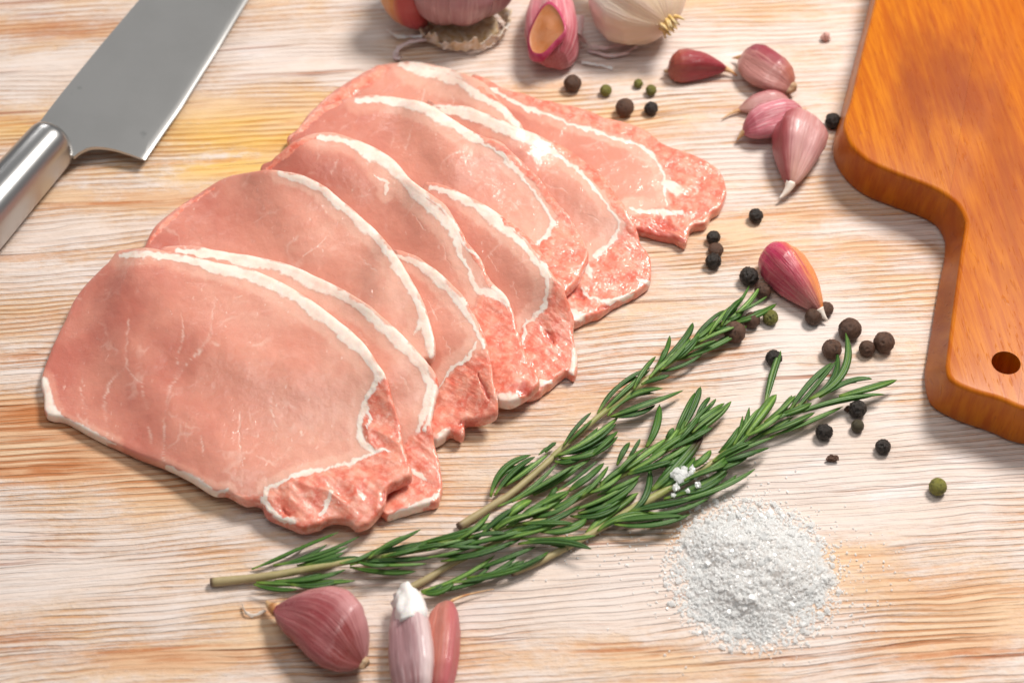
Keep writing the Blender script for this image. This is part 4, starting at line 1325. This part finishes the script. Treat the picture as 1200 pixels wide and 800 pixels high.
def garlic_bulb_white():
    k = ppm(735, 20, 0.02)
    A, B = P1(782, 36, 0.018), P1(680, -58, 0.020)
    d = B - A
    ln = np.linalg.norm(d)
    d /= ln
    s = np.cross(d, [0, 0, 1]); s /= np.linalg.norm(s)
    u = np.cross(s, d)
    n, nr = 40, 64
    V, al, ca, sa = [], [], [], []
    for i in range(n):
        t = i / (n - 1)
        r = float(np.interp(t, [0, .02, .06, .14, .28, .42, .56, .7, .84, 1], [.10, .30, .52, .80, 1.0, .98, .80, .50, .26, .16])) * 0.0215
        for j in range(nr):
            a = 2 * math.pi * j / nr
            q = r * (1 + 0.07 * abs(math.cos(4 * a + 0.6)) - 0.03 + 0.03 * mnoise.noise(Vector((math.cos(a) * 2, math.sin(a) * 2, t * 3))))
            V.append(A + d * (t * ln) + s * (q * math.cos(a)) + u * (q * math.sin(a)))
            al.append(t); ca.append(math.cos(a)); sa.append(math.sin(a))
    V = np.array(V)
    V[:, 2] -= V[:, 2].min() - 0.0004
    F = grid_faces(n, nr) + [tuple(range(nr))[::-1], tuple((n - 1) * nr + q for q in range(nr))]
    root = thing('garlic_bulb', 'whole white garlic bulb lying on its side with a yellowish root tuft', 'garlic bulb', (*((A + B) / 2)[:2], 0), 'garlic bulbs')
    make('bulb_skin', V, F, bulbskin, root, dict(along=np.array(al), ca=np.array(ca), sa=np.array(sa)))
    r0 = V[:nr].mean(0)
    VV, FF = [], []
    for q in range(26):
        a, rr = rnd.random() * 6.28, rnd.random() ** 0.5
        st = r0 + (s * math.cos(a) + u * math.sin(a)) * 0.0042 * rr + d * 0.0015
        en = st - d * rnd.uniform(0.003, 0.0065) + (s * rnd.uniform(-1, 1) + u * rnd.uniform(-1, 1)) * 0.0022
        en[2] = max(en[2], 0.0006)
        tv, tf = tube(np.array([st, (st + en) / 2 + np.array([0, 0, 0.0006]), en]), [0.0009, 0.0008, 0.0003], 6)
        FF += [tuple(c + len(VV) for c in f) for f in tf]
        VV += list(tv)
    make('root_tuft', np.array(VV), FF, mat_plain('yellow_root_fibre', (0.62, 0.40, 0.12), (0.80, 0.64, 0.36), 300, 0.7), root)


garlic_bulb_white()

sk = thing('garlic_skin', 'translucent lilac garlic skin peeling lying between the pink clove and the white bulb', 'garlic skin', (*P1(715, 60)[:2], 0))
shred(sk, [(678, 18), (680, 40), (690, 54), (715, 56), (752, 48)], [0.016, 0.010, 0.004, 0.003, 0.006], 16, 'skin_sheet', 'lilac', 31)
shred(sk, [(682, 74), (700, 77), (718, 81)], [0.001, 0.0015, 0.001], 4, 'skin_shred', 'paper', 32)
shred(sk, [(690, 60), (715, 66), (735, 62), (748, 54)], [0.001, 0.002, 0.002, 0.004], 10, 'skin_sheet', 'lilac', 34)
fk = thing('garlic_skin', 'clear dry skin flake lying at the point of the mauve garlic clove', 'garlic skin', (*P1(298, 720)[:2], 0))
shred(fk, [(312, 716), (298, 721), (288, 718), (284, 708)], [0.002, 0.001, 0.0015, 0.001], 2.2, 'skin_shred', 'whitedry', 33)


# ------------------------------------------------------------------ rosemary
SPRIGS = [
    dict(label='rosemary sprig with leaves bent over, its cut stem by the mauve garlic clove', z=0.0036, lift=0.0030,
         stem=[(247, 682, 5.5), (295, 677, 5.0), (330, 672, 4.6), (407, 658, 3.4), (470, 648, 3.0), (540, 632, 2.8), (600, 616, 2.5), (640, 608, 2.0)],
         leaves=[((295, 667), (345, 645), (397, 623), 6.5), ((320, 662), (375, 648), (421, 628), 6), ((323, 662), (370, 653), (408, 640), 8), ((348, 662), (378, 656), (403, 647), 8), ((357, 662), (390, 657), (420, 652), 7),
                 ((300, 682), (355, 683), (416, 680), 8, .5), ((323, 680), (365, 678), (405, 667), 8), ((297, 684), (322, 690), (348, 690), 6), ((340, 684), (372, 686), (402, 678), 7),
                 ((422, 653), (455, 639), (493, 620), 6), ((428, 652), (480, 640), (530, 634), 9), ((410, 662), (460, 650), (518, 642), 6.5, .9), ((433, 662), (465, 662), (500, 660), 6, .6), ((410, 664), (450, 670), (487, 669), 7), ((417, 657), (460, 656), (507, 653), 7),
                 ((490, 636), (535, 626), (575, 612), 8), ((497, 653), (532, 647), (567, 634), 6.5, .5), ((507, 652), (555, 648), (600, 635), 7), ((517, 657), (565, 648), (612, 630), 6.5), ((513, 635), (560, 620), (607, 602), 8, .2), ((555, 634), (600, 624), (642, 607), 8), ((535, 640), (580, 630), (625, 618), 8),
                 ((568, 633), (615, 625), (662, 610), 7, .7), ((633, 622), (665, 620), (687, 607), 12, .3), ((605, 612), (635, 590), (667, 575), 8, .5), ((595, 606), (607, 594), (623, 586), 11, 1.0), ((577, 620), (588, 612), (602, 605), 9, .5),
                 ((610, 630), (655, 632), (698, 627), 7.5, .5), ((608, 637), (653, 634), (693, 643), 8), ((600, 622), (640, 612), (680, 592), 8), ((620, 605), (650, 600), (680, 580), 7)]),
    dict(label='rosemary sprig lying farthest back, its tip touching the magenta garlic clove', z=0.0030, lift=0.0012,
         stem=[(537, 617, 4.5), (577, 592, 4.5), (600, 577, 4.0), (643, 540, 3.8), (655, 528, 3.4), (705, 485, 3.4), (730, 466, 3.4), (765, 440, 3.2), (800, 415, 2.6), (840, 386, 2.2), (878, 358, 1.5)],
         leaves=[((575, 582), (590, 550), (622, 533), 8), ((580, 580), (602, 552), (627, 535), 7), ((590, 570), (615, 553), (642, 532), 8, .9), ((632, 532), (640, 526), (652, 518), 5), ((583, 593), (618, 575), (653, 542), 7, .3), ((600, 588), (640, 565), (673, 545), 7, .3), ((613, 582), (650, 562), (693, 537), 7.5, .4), ((625, 580), (650, 565), (678, 548), 8, .6), ((653, 575), (675, 560), (700, 540), 5.5), ((667, 575), (688, 560), (708, 542), 8), ((640, 583), (648, 577), (652, 570), 6),
                 ((650, 535), (690, 515), (725, 488), 8.5, .9), ((660, 522), (676, 500), (693, 483), 5.5), ((665, 520), (680, 505), (694, 492), 4.5), ((653, 533), (690, 520), (722, 496), 8), ((658, 532), (690, 524), (723, 506), 7), ((655, 536), (692, 532), (724, 511), 10, .2), ((650, 540), (670, 540), (692, 527), 7), ((690, 536), (708, 520), (724, 505), 6), ((640, 530), (645, 523), (652, 518), 5),
                 ((700, 485), (728, 450), (763, 431), 7), ((707, 482), (735, 455), (762, 433), 7.5, .3), ((712, 487), (740, 463), (777, 455), 8, .5), ((715, 488), (755, 475), (801, 457), 8.5, .2), ((717, 488), (745, 485), (768, 474), 7),
                 ((767, 432), (780, 412), (785, 393), 6), ((770, 430), (800, 400), (812, 378), 8), ((767, 435), (805, 405), (848, 387), 8, .9), ((768, 435), (795, 430), (823, 415), 6), ((775, 430), (787, 416), (797, 403), 6, .4), ((793, 422), (838, 405), (875, 382), 8, .2), ((810, 402), (830, 378), (850, 363), 6), ((806, 402), (825, 390), (840, 374), 6, .3),
                 ((827, 392), (866, 366), (890, 336), 8, .9), ((840, 375), (860, 362), (878, 335), 5.5), ((863, 366), (882, 358), (899, 347), 5.5, .4), ((857, 379), (885, 370), (910, 356), 7.5, .2), ((837, 386), (848, 385), (860, 382), 6), ((845, 378), (862, 372), (872, 362), 6)]),
    dict(label='middle rosemary sprig of the bunch, its leafy tip ending above the salt cluster', z=0.0030, lift=0.0016,
         stem=[(477, 690, 4.5), (500, 678, 4.2), (530, 660, 4.0), (580, 636, 3.6), (622, 612, 3.4), (668, 588, 4.0), (703, 570, 3.6), (758, 541, 3.2), (800, 515, 2.6), (838, 485, 1.6)],
         leaves=[((493, 692), (540, 676), (580, 650), 6.5, .9), ((495, 694), (560, 680), (607, 650), 7.5), ((494, 693), (512, 694), (532, 683), 8), ((547, 676), (600, 668), (643, 646), 7.5), ((530, 682), (585, 672), (640, 650), 8), ((555, 668), (590, 655), (628, 640), 7),
                 ((607, 610), (640, 594), (667, 576), 8, .5), ((640, 598), (670, 585), (700, 563), 8, .3), ((668, 598), (705, 585), (745, 562), 7.5, .6), ((677, 601), (710, 592), (738, 575), 8), ((668, 604), (700, 604), (728, 590), 7), ((700, 580), (725, 570), (750, 557), 7, .3), ((700, 594), (728, 580), (748, 560), 8), ((690, 600), (715, 592), (742, 568), 8),
                 ((757, 524), (769, 500), (773, 474), 9.5), ((723, 545), (730, 530), (738, 518), 7), ((735, 538), (744, 525), (750, 514), 6), ((703, 566), (745, 540), (782, 513), 10, 1.0), ((780, 515), (785, 508), (789, 501), 7), ((790, 510), (802, 485), (814, 460), 7.5), ((800, 502), (813, 475), (821, 453), 9), ((797, 510), (800, 498), (804, 487), 5, .4), ((815, 490), (824, 475), (832, 465), 7), ((813, 494), (828, 480), (839, 467), 6, .4), ((793, 517), (830, 495), (857, 470), 9, .6), ((786, 515), (825, 488), (849, 472), 8, .3), ((757, 548), (790, 533), (815, 514), 8, .5), ((760, 546), (785, 543), (805, 528), 7), ((735, 556), (760, 548), (788, 540), 8), ((800, 515), (818, 510), (830, 495), 8)]),
    dict(label='rosemary sprig reaching farthest right, salt crystals caught on its leaves', z=0.0030, lift=0.0016,
         stem=[(599, 671, 4.5), (627, 660, 4.3), (653, 647, 4.2), (698, 622, 4.0), (718, 610, 4.0), (752, 590, 5.2), (783, 573, 4.2), (830, 545, 3.2), (868, 515, 2.8), (900, 492, 2.4), (945, 470, 1.6)],
         leaves=[((687, 625), (715, 600), (748, 577), 12, 1.0), ((700, 622), (730, 605), (770, 602), 8, .4), ((736, 600), (757, 580), (761, 546), 8.5), ((763, 575), (795, 545), (825, 507), 14, .15, 1), ((770, 572), (795, 558), (815, 535), 9, .3), ((807, 549), (822, 540), (833, 527), 9.5, .5), ((778, 584), (822, 568), (857, 543), 9, .3), ((792, 578), (825, 572), (853, 552), 8), ((772, 591), (835, 575), (885, 549), 9, .1),
                 ((718, 609), (765, 606), (813, 591), 9, .5), ((720, 614), (765, 615), (809, 602), 8), ((716, 611), (760, 606), (800, 604), 7), ((760, 600), (795, 598), (832, 582), 7), ((740, 598), (775, 592), (810, 585), 8), ((800, 560), (830, 550), (850, 535), 7, .3),
                 ((843, 530), (856, 518), (867, 499), 8), ((850, 530), (868, 512), (878, 477), 8), ((897, 474), (905, 440), (915, 411), 9.5, .4), ((872, 512), (892, 485), (910, 462), 12.5, 1.0), ((888, 507), (912, 485), (928, 463), 8, .4), ((923, 484), (948, 450), (975, 425), 7.5), ((932, 480), (955, 453), (980, 423), 6), ((948, 468), (988, 436), (991, 390), 9.5, .3), ((960, 466), (994, 447), (1022, 444), 8), ((983, 464), (1018, 455), (1051, 445), 9, .5), ((925, 487), (985, 468), (1037, 462), 9, .1), ((902, 512), (945, 495), (988, 476), 7.5, .3), ((893, 509), (925, 497), (955, 483), 7, .3), ((840, 543), (870, 534), (902, 524), 8), ((842, 541), (873, 525), (907, 512), 7, .3), ((860, 528), (895, 508), (930, 488), 7, .5), ((830, 552), (855, 545), (878, 533), 7)]),
]
LX = np.array([(-1, 0.0), (-0.72, 0.26), (-0.38, 0.34), (-0.10, 0.22), (0.0, 0.12), (0.10, 0.22), (0.38, 0.34), (0.72, 0.26), (1, 0.0), (0.8, -0.16), (0.35, -0.10), (0.0, -0.16), (-0.35, -0.10), (-0.8, -0.16)])
LTOP = np.array([.6, 1, 1, 1, 1, 1, 1, 1, .6, 0, 0, 0, 0, 0])


def leaf(root, pts, wpx, z0, seed, pale_=0.0, brown=0.0):
    r = random.Random(seed)
    zz = [z0 + r.uniform(-0.0002, 0.0010), z0 + r.uniform(0.0006, 0.0026), max(0.0016, z0 + r.uniform(-0.0012, 0.0024))]
    p0, p1, p2 = (P1(p[0], p[1], z) for p, z in zip(pts, zz))
    c = 2 * p1 - 0.5 * (p0 + p2)
    n = 15
    w = wpx / ppm(pts[1][0], pts[1][1], z0) / 2 * 1.0
    roll = r.uniform(-0.45, 0.45)
    V, ac, al, tp = [], [], [], []
    for i in range(n):
        t = i / (n - 1)
        p = (1 - t) ** 2 * p0 + 2 * t * (1 - t) * c + t * t * p2
        T = 2 * (1 - t) * (c - p0) + 2 * t * (p2 - c)
        T /= np.linalg.norm(T)
        s = np.cross(T, [0, 0, 1.0])
        s /= np.linalg.norm(s)
        u = np.cross(s, T)
        s, u = s * math.cos(roll) + u * math.sin(roll), u * math.cos(roll) - s * math.sin(roll)
        ww = w * float(np.interp(t, [0, .08, .25, .5, .75, .9, .97, 1], [.34, .48, .82, 1, .95, .66, .34, .08]))
        for (x, y), tv in zip(LX, LTOP):
            V.append(p + s * (ww * x) + u * (ww * y * 1.25))
            ac.append(x); al.append(t); tp.append(tv)
    V = np.array(V)
    lo = V[:, 2].min()
    if lo < 0.0003:
        V[:, 2] += 0.0003 - lo
    k = len(LX)
    F = grid_faces(n, k) + [tuple(range(k))[::-1], tuple((n - 1) * k + j for j in range(k))]
    F = [f[::-1] for f in F]
    o = make('leaf', V, F, MAT['leaf'], root, dict(across=np.array(ac), along=np.array(al), top=np.array(tp)))
    o.color = (pale_, brown, 0, 1)
    return o


def build_rosemary():
    sd = 100
    TOPS = [0.42, 0.64, 0.60, 0.60]
    for si, sp in enumerate(SPRIGS):
        st = np.array(sp['stem'], float)
        p0 = P1(st[0, 0], st[0, 1])
        root = thing('rosemary_sprig', sp['label'], 'rosemary sprig', (p0[0], p0[1], 0), 'rosemary sprigs laid side by side')
        d = catmull(st, False, 8)
        s = np.linspace(0, 1, len(d))
        rad = d[:, 2] / np.array([ppm(a, b, 0.003) for a, b in d[:, :2]])
        rad *= 1 + 0.10 * (vnoise(s * 60, s * 0 + sd, 2) - 0.5)
        z = np.maximum(rad + 0.0003, sp['z'] * (0.55 + 0.45 * np.minimum(1, s * 4))) + sp['lift'] * sstep(0.25, 0.6, s)
        path = P(d[:, 0], d[:, 1], z)
        v, f = tube(path, rad, 12)
        make('stem', v, [q[::-1] for q in f], MAT['stem'], root, dict(along=np.repeat(s, 12)))
        for L in sp['leaves']:
            sd += 1
            q = L[:3]
            fr = np.argmin(np.hypot(d[:, 0] - q[0][0], d[:, 1] - q[0][1])) / len(d)
            z0 = 0.0024 + 0.0022 * rnd.random() + sp['lift'] * float(sstep(0.25, 0.6, fr))
            leaf(root, q, L[3], z0, sd, L[4] if len(L) > 4 else 0.0, L[5] if len(L) > 5 else 0.0)
            # a shorter leaf tucked under, filling the whorl as the plant does
            if rnd.random() < 0.70:
                sd += 1
                j = lambda p, e: (p[0] + rnd.uniform(-e, e), p[1] + rnd.uniform(-e, e))
                a, b_, c_ = q
                sh = rnd.uniform(0.62, 0.85)
                b2 = (a[0] + (b_[0] - a[0]) * sh, a[1] + (b_[1] - a[1]) * sh)
                c2 = (a[0] + (c_[0] - a[0]) * sh, a[1] + (c_[1] - a[1]) * sh)
                leaf(root, (j(a, 1), j(b2, 2.0), j(c2, 3)), L[3] * 0.8, max(0.0012, z0 - 0.0016), sd, 0.0, 0.0)
        # leaves lying along the top of the stem
        fr = TOPS[si]
        while fr < 0.93:
            i0 = int(fr * (len(d) - 1))
            p, q = d[i0, :2], d[min(i0 + 4, len(d) - 1), :2]
            t = (q - p) / (np.linalg.norm(q - p) + 1e-9)
            ang = rnd.uniform(-0.42, 0.42)
            L0 = rnd.uniform(40, 62) * (1.0 if si != 1 else 0.85)
            u = np.array([t[0] * math.cos(ang) - t[1] * math.sin(ang), t[0] * math.sin(ang) + t[1] * math.cos(ang)])
            w_ = np.array([-u[1], u[0]]) * rnd.uniform(-4, 4)
            sd += 1
            leaf(root, (tuple(p), tuple(p + u * L0 * 0.5 + w_), tuple(p + u * L0)), rnd.uniform(6.0, 8.0), 0.0046 + sp['lift'] + rnd.uniform(0, 0.001), sd, rnd.choice((0, 0, .3, .6, .9)))
            fr += rnd.uniform(0.022, 0.04)


build_rosemary()


# ------------------------------------------------------------------ peppercorns
def pepper_mesh(name, seed, amp, freq, mat, crown, sub=4):
    bm = bmesh.new()
    bmesh.ops.create_icosphere(bm, subdivisions=sub, radius=1.0)
    rel = []
    off = Vector((seed * 7.3, seed * 3.1, seed))
    for v in bm.verts:
        n = v.co.normalized()
        w = mnoise.noise_vector(n * 1.6 + off) * 0.55
        a = 1 - abs(mnoise.noise(n * freq + off + w)) * 2.0
        b = 1 - abs(mnoise.noise(n * freq * 2.1 + off * 1.7 + w)) * 2.0
        k = 0.65 * a + 0.35 * b
        lump = 0.06 * mnoise.noise(n * 1.3 + off)
        r = 1 + lump + amp * (k - 0.55)
        rl = 0.5 + 0.5 * (k - 0.3)
        if crown:
            d = math.acos(max(-1, min(1, n.z)))
            r += 0.05 * math.exp(-((d - 0.30) / 0.09) ** 2) - 0.10 * math.exp(-(d / 0.2) ** 2)
        v.co = n * r
        rel.append(rl)
    me = bpy.data.meshes.new(name)
    bm.to_mesh(me)
    bm.free()
    at = me.attributes.new('relief', 'FLOAT', 'POINT')
    at.data.foreach_set('value', np.array(rel, dtype=np.float32))
    me.polygons.foreach_set('use_smooth', [True] * len(me.polygons))
    me.materials.append(mat)
    return me


PM = dict(black=[pepper_mesh('peppercorn', 1 + i, 0.27, 2.3, MAT['black'], False) for i in range(3)],
          brown=[pepper_mesh('allspice_berry', 11 + i, 0.09, 3.6, MAT['brown'], True) for i in range(3)],
          olive=[pepper_mesh('peppercorn', 21, 0.05, 3.2, MAT['olive'], True)],
          green=[pepper_mesh('peppercorn', 31 + i, 0.15, 2.4, MAT['green'], False) for i in range(2)])
PEP = [
    (671, 98, 21, 'brown', 'brown allspice berry below the pink leaning garlic clove'),
    (710, 106, 14, 'green', 'green peppercorn just right of the berry below the leaning clove'),
    (748, 98, 11, 'green', 'smallest pale green peppercorn, rearmost of the green ones'),
    (763, 106, 13, 'green', 'green peppercorn right above the black one behind the meat'),
    (732, 126, 22, 'brown', 'brown allspice berry closest to the rear edge of the meat'),
    (763, 127, 16, 'black', 'black peppercorn beside the brown berry behind the meat'),
    (976, 142, 19, 'black', 'dark peppercorn between the large two tone clove and the cutting board'),
    (886, 253, 17, 'black', 'lone dark peppercorn right of the rearmost slice tip'),
    (836, 278, 16, 'black', 'top black peppercorn of the three stacked by the meat'),
    (839, 292, 18, 'brown', 'flattened brown berry in the middle of the three by the meat'),
    (836, 306, 19, 'black', 'lowest black peppercorn of the three by the meat'),
    (878, 324, 22, 'black', 'black peppercorn tucked at the left side of the magenta clove'),
    (894, 341, 20, 'brown', 'brown berry half hidden between rosemary tip and magenta clove'),
    (881, 375, 20, 'brown', 'brown berry partly under the rear rosemary tip, next to the green one'),
    (903, 372, 18, 'green', 'green peppercorn under the magenta clove beside the rosemary tip'),
    (861, 389, 26, 'brown', 'large brown berry lying under the rear rosemary leaves'),
    (953, 371, 20, 'brown', 'brown berry in front of the white tip of the magenta clove'),
    (968, 362, 18, 'brown', 'brown berry touching the right side of the magenta clove tip'),
    (996, 386, 27, 'brown', 'largest wrinkled brown berry above the upright rosemary leaf'),
    (975, 409, 24, 'brown', 'brown berry half behind the upright curved rosemary leaf'),
    (1016, 408, 19, 'brown', 'smaller berry of the touching pair left of the board handle'),
    (1036, 401, 25, 'brown', 'larger berry of the touching pair left of the board handle'),
    (907, 419, 19, 'black', 'dark peppercorn behind a single upright rosemary leaf'),
    (1005, 479, 21, 'black', 'black wrinkled peppercorn just below the right rosemary tip'),
    (966, 506, 20, 'black', 'glossy black peppercorn below the right rosemary sprig, left of the olive one'),
    (1005, 499, 16, 'olive', 'smooth olive brown peppercorn below the black one at the rosemary tip'),
    (1035, 523, 18, 'black', 'black peppercorn alone on the white wash, right of the olive one'),
    (1099, 570, 21, 'green', 'lone green peppercorn at the right below the board handle'),
]


def build_peppers():
    cnt = {}
    for x, y, dpx, kind, label in PEP:
        k = cnt.get(kind, 0)
        cnt[kind] = k + 1
        me = PM[kind][k % len(PM[kind])]
        r = dpx / ppm(x, y, 0.003) / 2
        o = bpy.data.objects.new(me.name.split('.')[0], me)
        col.objects.link(o)
        sq = 0.66 if (x, y) == (839, 292) else rnd.uniform(0.92, 1.0)
        o.location = P1(x, y, r * sq * 0.96)
        o.scale = (r, r * rnd.uniform(0.95, 1.0), r * sq)
        o.rotation_euler = (rnd.uniform(-0.8, 0.8) if sq > 0.7 else 0, rnd.uniform(-0.8, 0.8) if sq > 0.7 else 0, rnd.uniform(0, 6.28))
        tag(o, label, 'allspice berry' if kind == 'brown' else 'peppercorn', 'peppercorns and berries scattered on the table')


build_peppers()


def crumb(name, label, cat, x, y, dpx, squash, mat, seed):
    bm = bmesh.new()
    bmesh.ops.create_icosphere(bm, subdivisions=3, radius=1.0)
    off = Vector((seed, seed * 2.2, 1))
    for v in bm.verts:
        n = v.co.normalized()
        v.co = n * (0.8 + 0.5 * mnoise.noise(n * 1.6 + off) + 0.3 * mnoise.noise(n * 4 + off))
        v.co.x *= squash[0]; v.co.y *= squash[1]; v.co.z *= squash[2]
    lo = min(v.co.z for v in bm.verts)
    me = bpy.data.meshes.new(name)
    bm.to_mesh(me); bm.free()
    at = me.attributes.new('relief', 'FLOAT', 'POINT')
    at.data.foreach_set('value', np.full(len(me.vertices), 0.6, dtype=np.float32))
    me.materials.append(MAT[mat])
    o = bpy.data.objects.new(name, me)
    col.objects.link(o)
    r = dpx / ppm(x, y) / 2
    o.scale = (r, r, r)
    o.location = P1(x, y, 0)
    o.location.z = -lo * r
    tag(o, label, cat)
    return o


crumb('pepper_husk', 'broken dark peppercorn husk lying below the black peppercorns', 'pepper husk', 975, 539, 19, (1, 0.55, 0.5), 'brown', 3)
crumb('pepper_husk', 'tiny dark husk touching the black peppercorn at the rosemary tip', 'pepper husk', 993, 481, 9, (1, 0.9, 0.8), 'brown', 5)
crumb('garlic_crumb', 'small pink crumb behind the garlic cluster near the board edge', 'crumb', 967, 47, 13, (1, 0.9, 0.9), 'pink', 8)


# ------------------------------------------------------------------ salt
def mat_salt():
    m = M('sea_salt')
    d = m.n('BsdfDiffuse', i_Color=(0.97, 0.97, 0.965, 1))
    t = m.n('BsdfTranslucent', i_Color=(0.99, 0.99, 0.985, 1))
    g = m.n('BsdfGlossy', i_Color=(1, 1, 1, 1), i_Roughness=0.25)
    x1 = m.t.nodes.new('ShaderNodeMixShader'); x1.inputs[0].default_value = 0.62
    m.t.links.new(d.outputs[0], x1.inputs[1]); m.t.links.new(t.outputs[0], x1.inputs[2])
    x2 = m.t.nodes.new('ShaderNodeMixShader'); x2.inputs[0].default_value = 0.05
    m.t.links.new(x1.outputs[0], x2.inputs[1]); m.t.links.new(g.outputs[0], x2.inputs[2])
    m.t.links.new(x2.outputs[0], m.t.nodes['Material Output'].inputs[0])
    return m.m


MAT['salt'] = mat_salt()


def grains(pos, size):
    """tumbled cubic crystals at given centres, all in one mesh"""
    n = len(pos)
    base = np.array([(x, y, z) for x in (-1, 1) for y in (-1, 1) for z in (-1, 1)], float) * 0.5
    fq = np.array([(0, 1, 3, 2), (4, 6, 7, 5), (0, 4, 5, 1), (2, 3, 7, 6), (0, 2, 6, 4), (1, 5, 7, 3)])
    q = rng.normal(size=(n, 4))
    q /= np.linalg.norm(q, axis=1)[:, None]
    w, x, y, z = q.T
    Rm = np.stack([1 - 2 * (y * y + z * z), 2 * (x * y - z * w), 2 * (x * z + y * w), 2 * (x * y + z * w), 1 - 2 * (x * x + z * z), 2 * (y * z - x * w), 2 * (x * z - y * w), 2 * (y * z + x * w), 1 - 2 * (x * x + y * y)], 1).reshape(n, 3, 3)
    b = base[None] * (0.7 + 0.6 * rng.random((n, 1, 3))) * (1 + 0.35 * (rng.random((n, 8, 1)) - 0.5))
    v = np.einsum('nij,nkj->nki', Rm, b) * size[:, None, None] + pos[:, None, :]
    v = v.reshape(-1, 3)
    v[:, 2] = np.maximum(v[:, 2], 0.00005)
    f = (fq[None] + 8 * np.arange(n)[:, None, None]).reshape(-1, 4)
    return v, f


def build_salt():
    c = P1(882, 672, 0.0)
    k = ppm(882, 672)
    rx, ry = 95 / k, 78 / k / math.sin(PITCH)

    def height(x, y):
        dx, dy = (x - c[0]) / rx, (y - c[1]) / ry
        ang = np.arctan2(dy, dx)
        wob = 1 + 0.13 * np.sin(3 * ang + 0.8) + 0.09 * np.sin(5 * ang + 2.2) + 0.30 * (fbm(x * 110, y * 110, 71, 3) - 0.5)
        r = np.hypot(dx, dy) / wob
        hgt = 0.0072 * np.exp(-(np.maximum(r - 0.22, 0) / 0.44) ** 2)
        lump = fbm(x * 120 + 9, y * 120, 31, 4)
        hgt = hgt * (0.60 + 0.8 * lump)
        hgt += (fbm(x * 900, y * 900, 33, 2) - 0.5) * 0.0005 * (r < 0.98)
        return np.where(r < 1.0, hgt - 0.0012 * r ** 2, -0.002), r
    n = 210
    xs, ys = np.linspace(c[0] - rx * 1.3, c[0] + rx * 1.3, n), np.linspace(c[1] - ry * 1.3, c[1] + ry * 1.3, n)
    X, Y = np.meshgrid(xs, ys)
    hz, r = height(X.ravel(), Y.ravel())
    v = np.column_stack([X.ravel(), Y.ravel(), np.maximum(hz, -0.0006)])
    f = [(j * n + i, j * n + i + 1, (j + 1) * n + i + 1, (j + 1) * n + i) for j in range(n - 1) for i in range(n - 1)]
    keep = [q for q in f if max(v[list(q), 2]) > -0.0004]
    us, inv = np.unique(np.array(keep).ravel(), return_inverse=True)
    root = thing('salt_heap', 'loose heap of coarse white salt in front of the rosemary', 'salt', (c[0], c[1], 0))
    make('salt_mound', v[us], inv.reshape(-1, 4), MAT['salt'], root, smooth=False)
    m = 9000
    a, rr = rng.random(m) * 6.283, rng.random(m) ** 0.45 * 1.14
    x, y = c[0] + rx * rr * np.cos(a), c[1] + ry * rr * np.sin(a)
    hz, r = height(x, y)
    sz = rng.uniform(0.00025, 0.0008, m) * np.where(rng.random(m) < 0.06, 2.1, 1.0)
    rr_keep = rng.random(m) < np.clip((1.14 - rr) / 0.30, 0.08, 1)
    pos = np.column_stack([x, y, np.maximum(hz, 0.0) + sz * 0.3])[rr_keep]
    sz = sz[rr_keep]
    v, f = grains(pos, sz)
    o = make('salt_crystals', v, f, MAT['salt'], root, smooth=False)
    o['kind'] = 'stuff'
    # grains strewn round the heap
    pos, sz = [], []
    for cx, cy, sx, sy, num in ((880, 680, 100, 64, 600), (850, 600, 80, 30, 110), (700, 650, 90, 30, 60), (960, 690, 70, 60, 130), (850, 580, 60, 30, 90), (1000, 650, 60, 40, 60)):
        q = rng.normal(size=(num, 2))
        for gx_, gy_ in q:
            p = P1(cx + gx_ * sx * 0.62, cy + gy_ * sy * 0.62)
            s = rng.uniform(0.00022, 0.0007)
            pos.append((p[0], p[1], s * 0.35)); sz.append(s)
    v, f = grains(np.array(pos), np.array(sz))
    o = make('scattered_salt', v, f, MAT['salt'], smooth=False)
    tag(o, 'fine salt grains strewn over the wood around the heap', 'salt grains', kind='stuff')


build_salt()


def salt_cluster():
    root = thing('salt_cluster', 'clump of coarse salt crystals caught on the rosemary leaves', 'salt crystals', (*P1(800, 560, 0.006)[:2], 0.006))
    for i, (x, y, d) in enumerate([(793, 553, 13), (802, 551, 12), (797, 561, 16), (810, 554, 12), (815, 558, 10), (790, 557, 12), (806, 560, 11), (792, 571, 12), (818, 568, 11), (800, 556, 14), (811, 549, 9), (789, 580, 7), (806, 575, 7)]):
        bm = bmesh.new()
        bmesh.ops.create_icosphere(bm, subdivisions=2, radius=1.0)
        for v in bm.verts:
            nn = v.co.normalized()
            q = max(abs(nn.x), abs(nn.y), abs(nn.z))
            v.co = nn / q ** 0.95 * (0.62 + 0.5 * mnoise.noise(nn * 2.2 + Vector((i * 3.7, 0, 1))))
        me = bpy.data.meshes.new('crystal')
        bm.to_mesh(me); bm.free()
        me.materials.append(MAT['salt'])
        o = bpy.data.objects.new('crystal', me)
        col.objects.link(o)
        o.parent = root
        r = d / ppm(x, y, 0.007) / 2
        o.scale = (r, r, r * 0.9)
        o.rotation_euler = (rnd.uniform(0, 3), rnd.uniform(0, 3), rnd.uniform(0, 3))
        o.location = Vector(P1(x, y, 0.0078 + rnd.uniform(-0.0006, 0.001))) - root.location


salt_cluster()
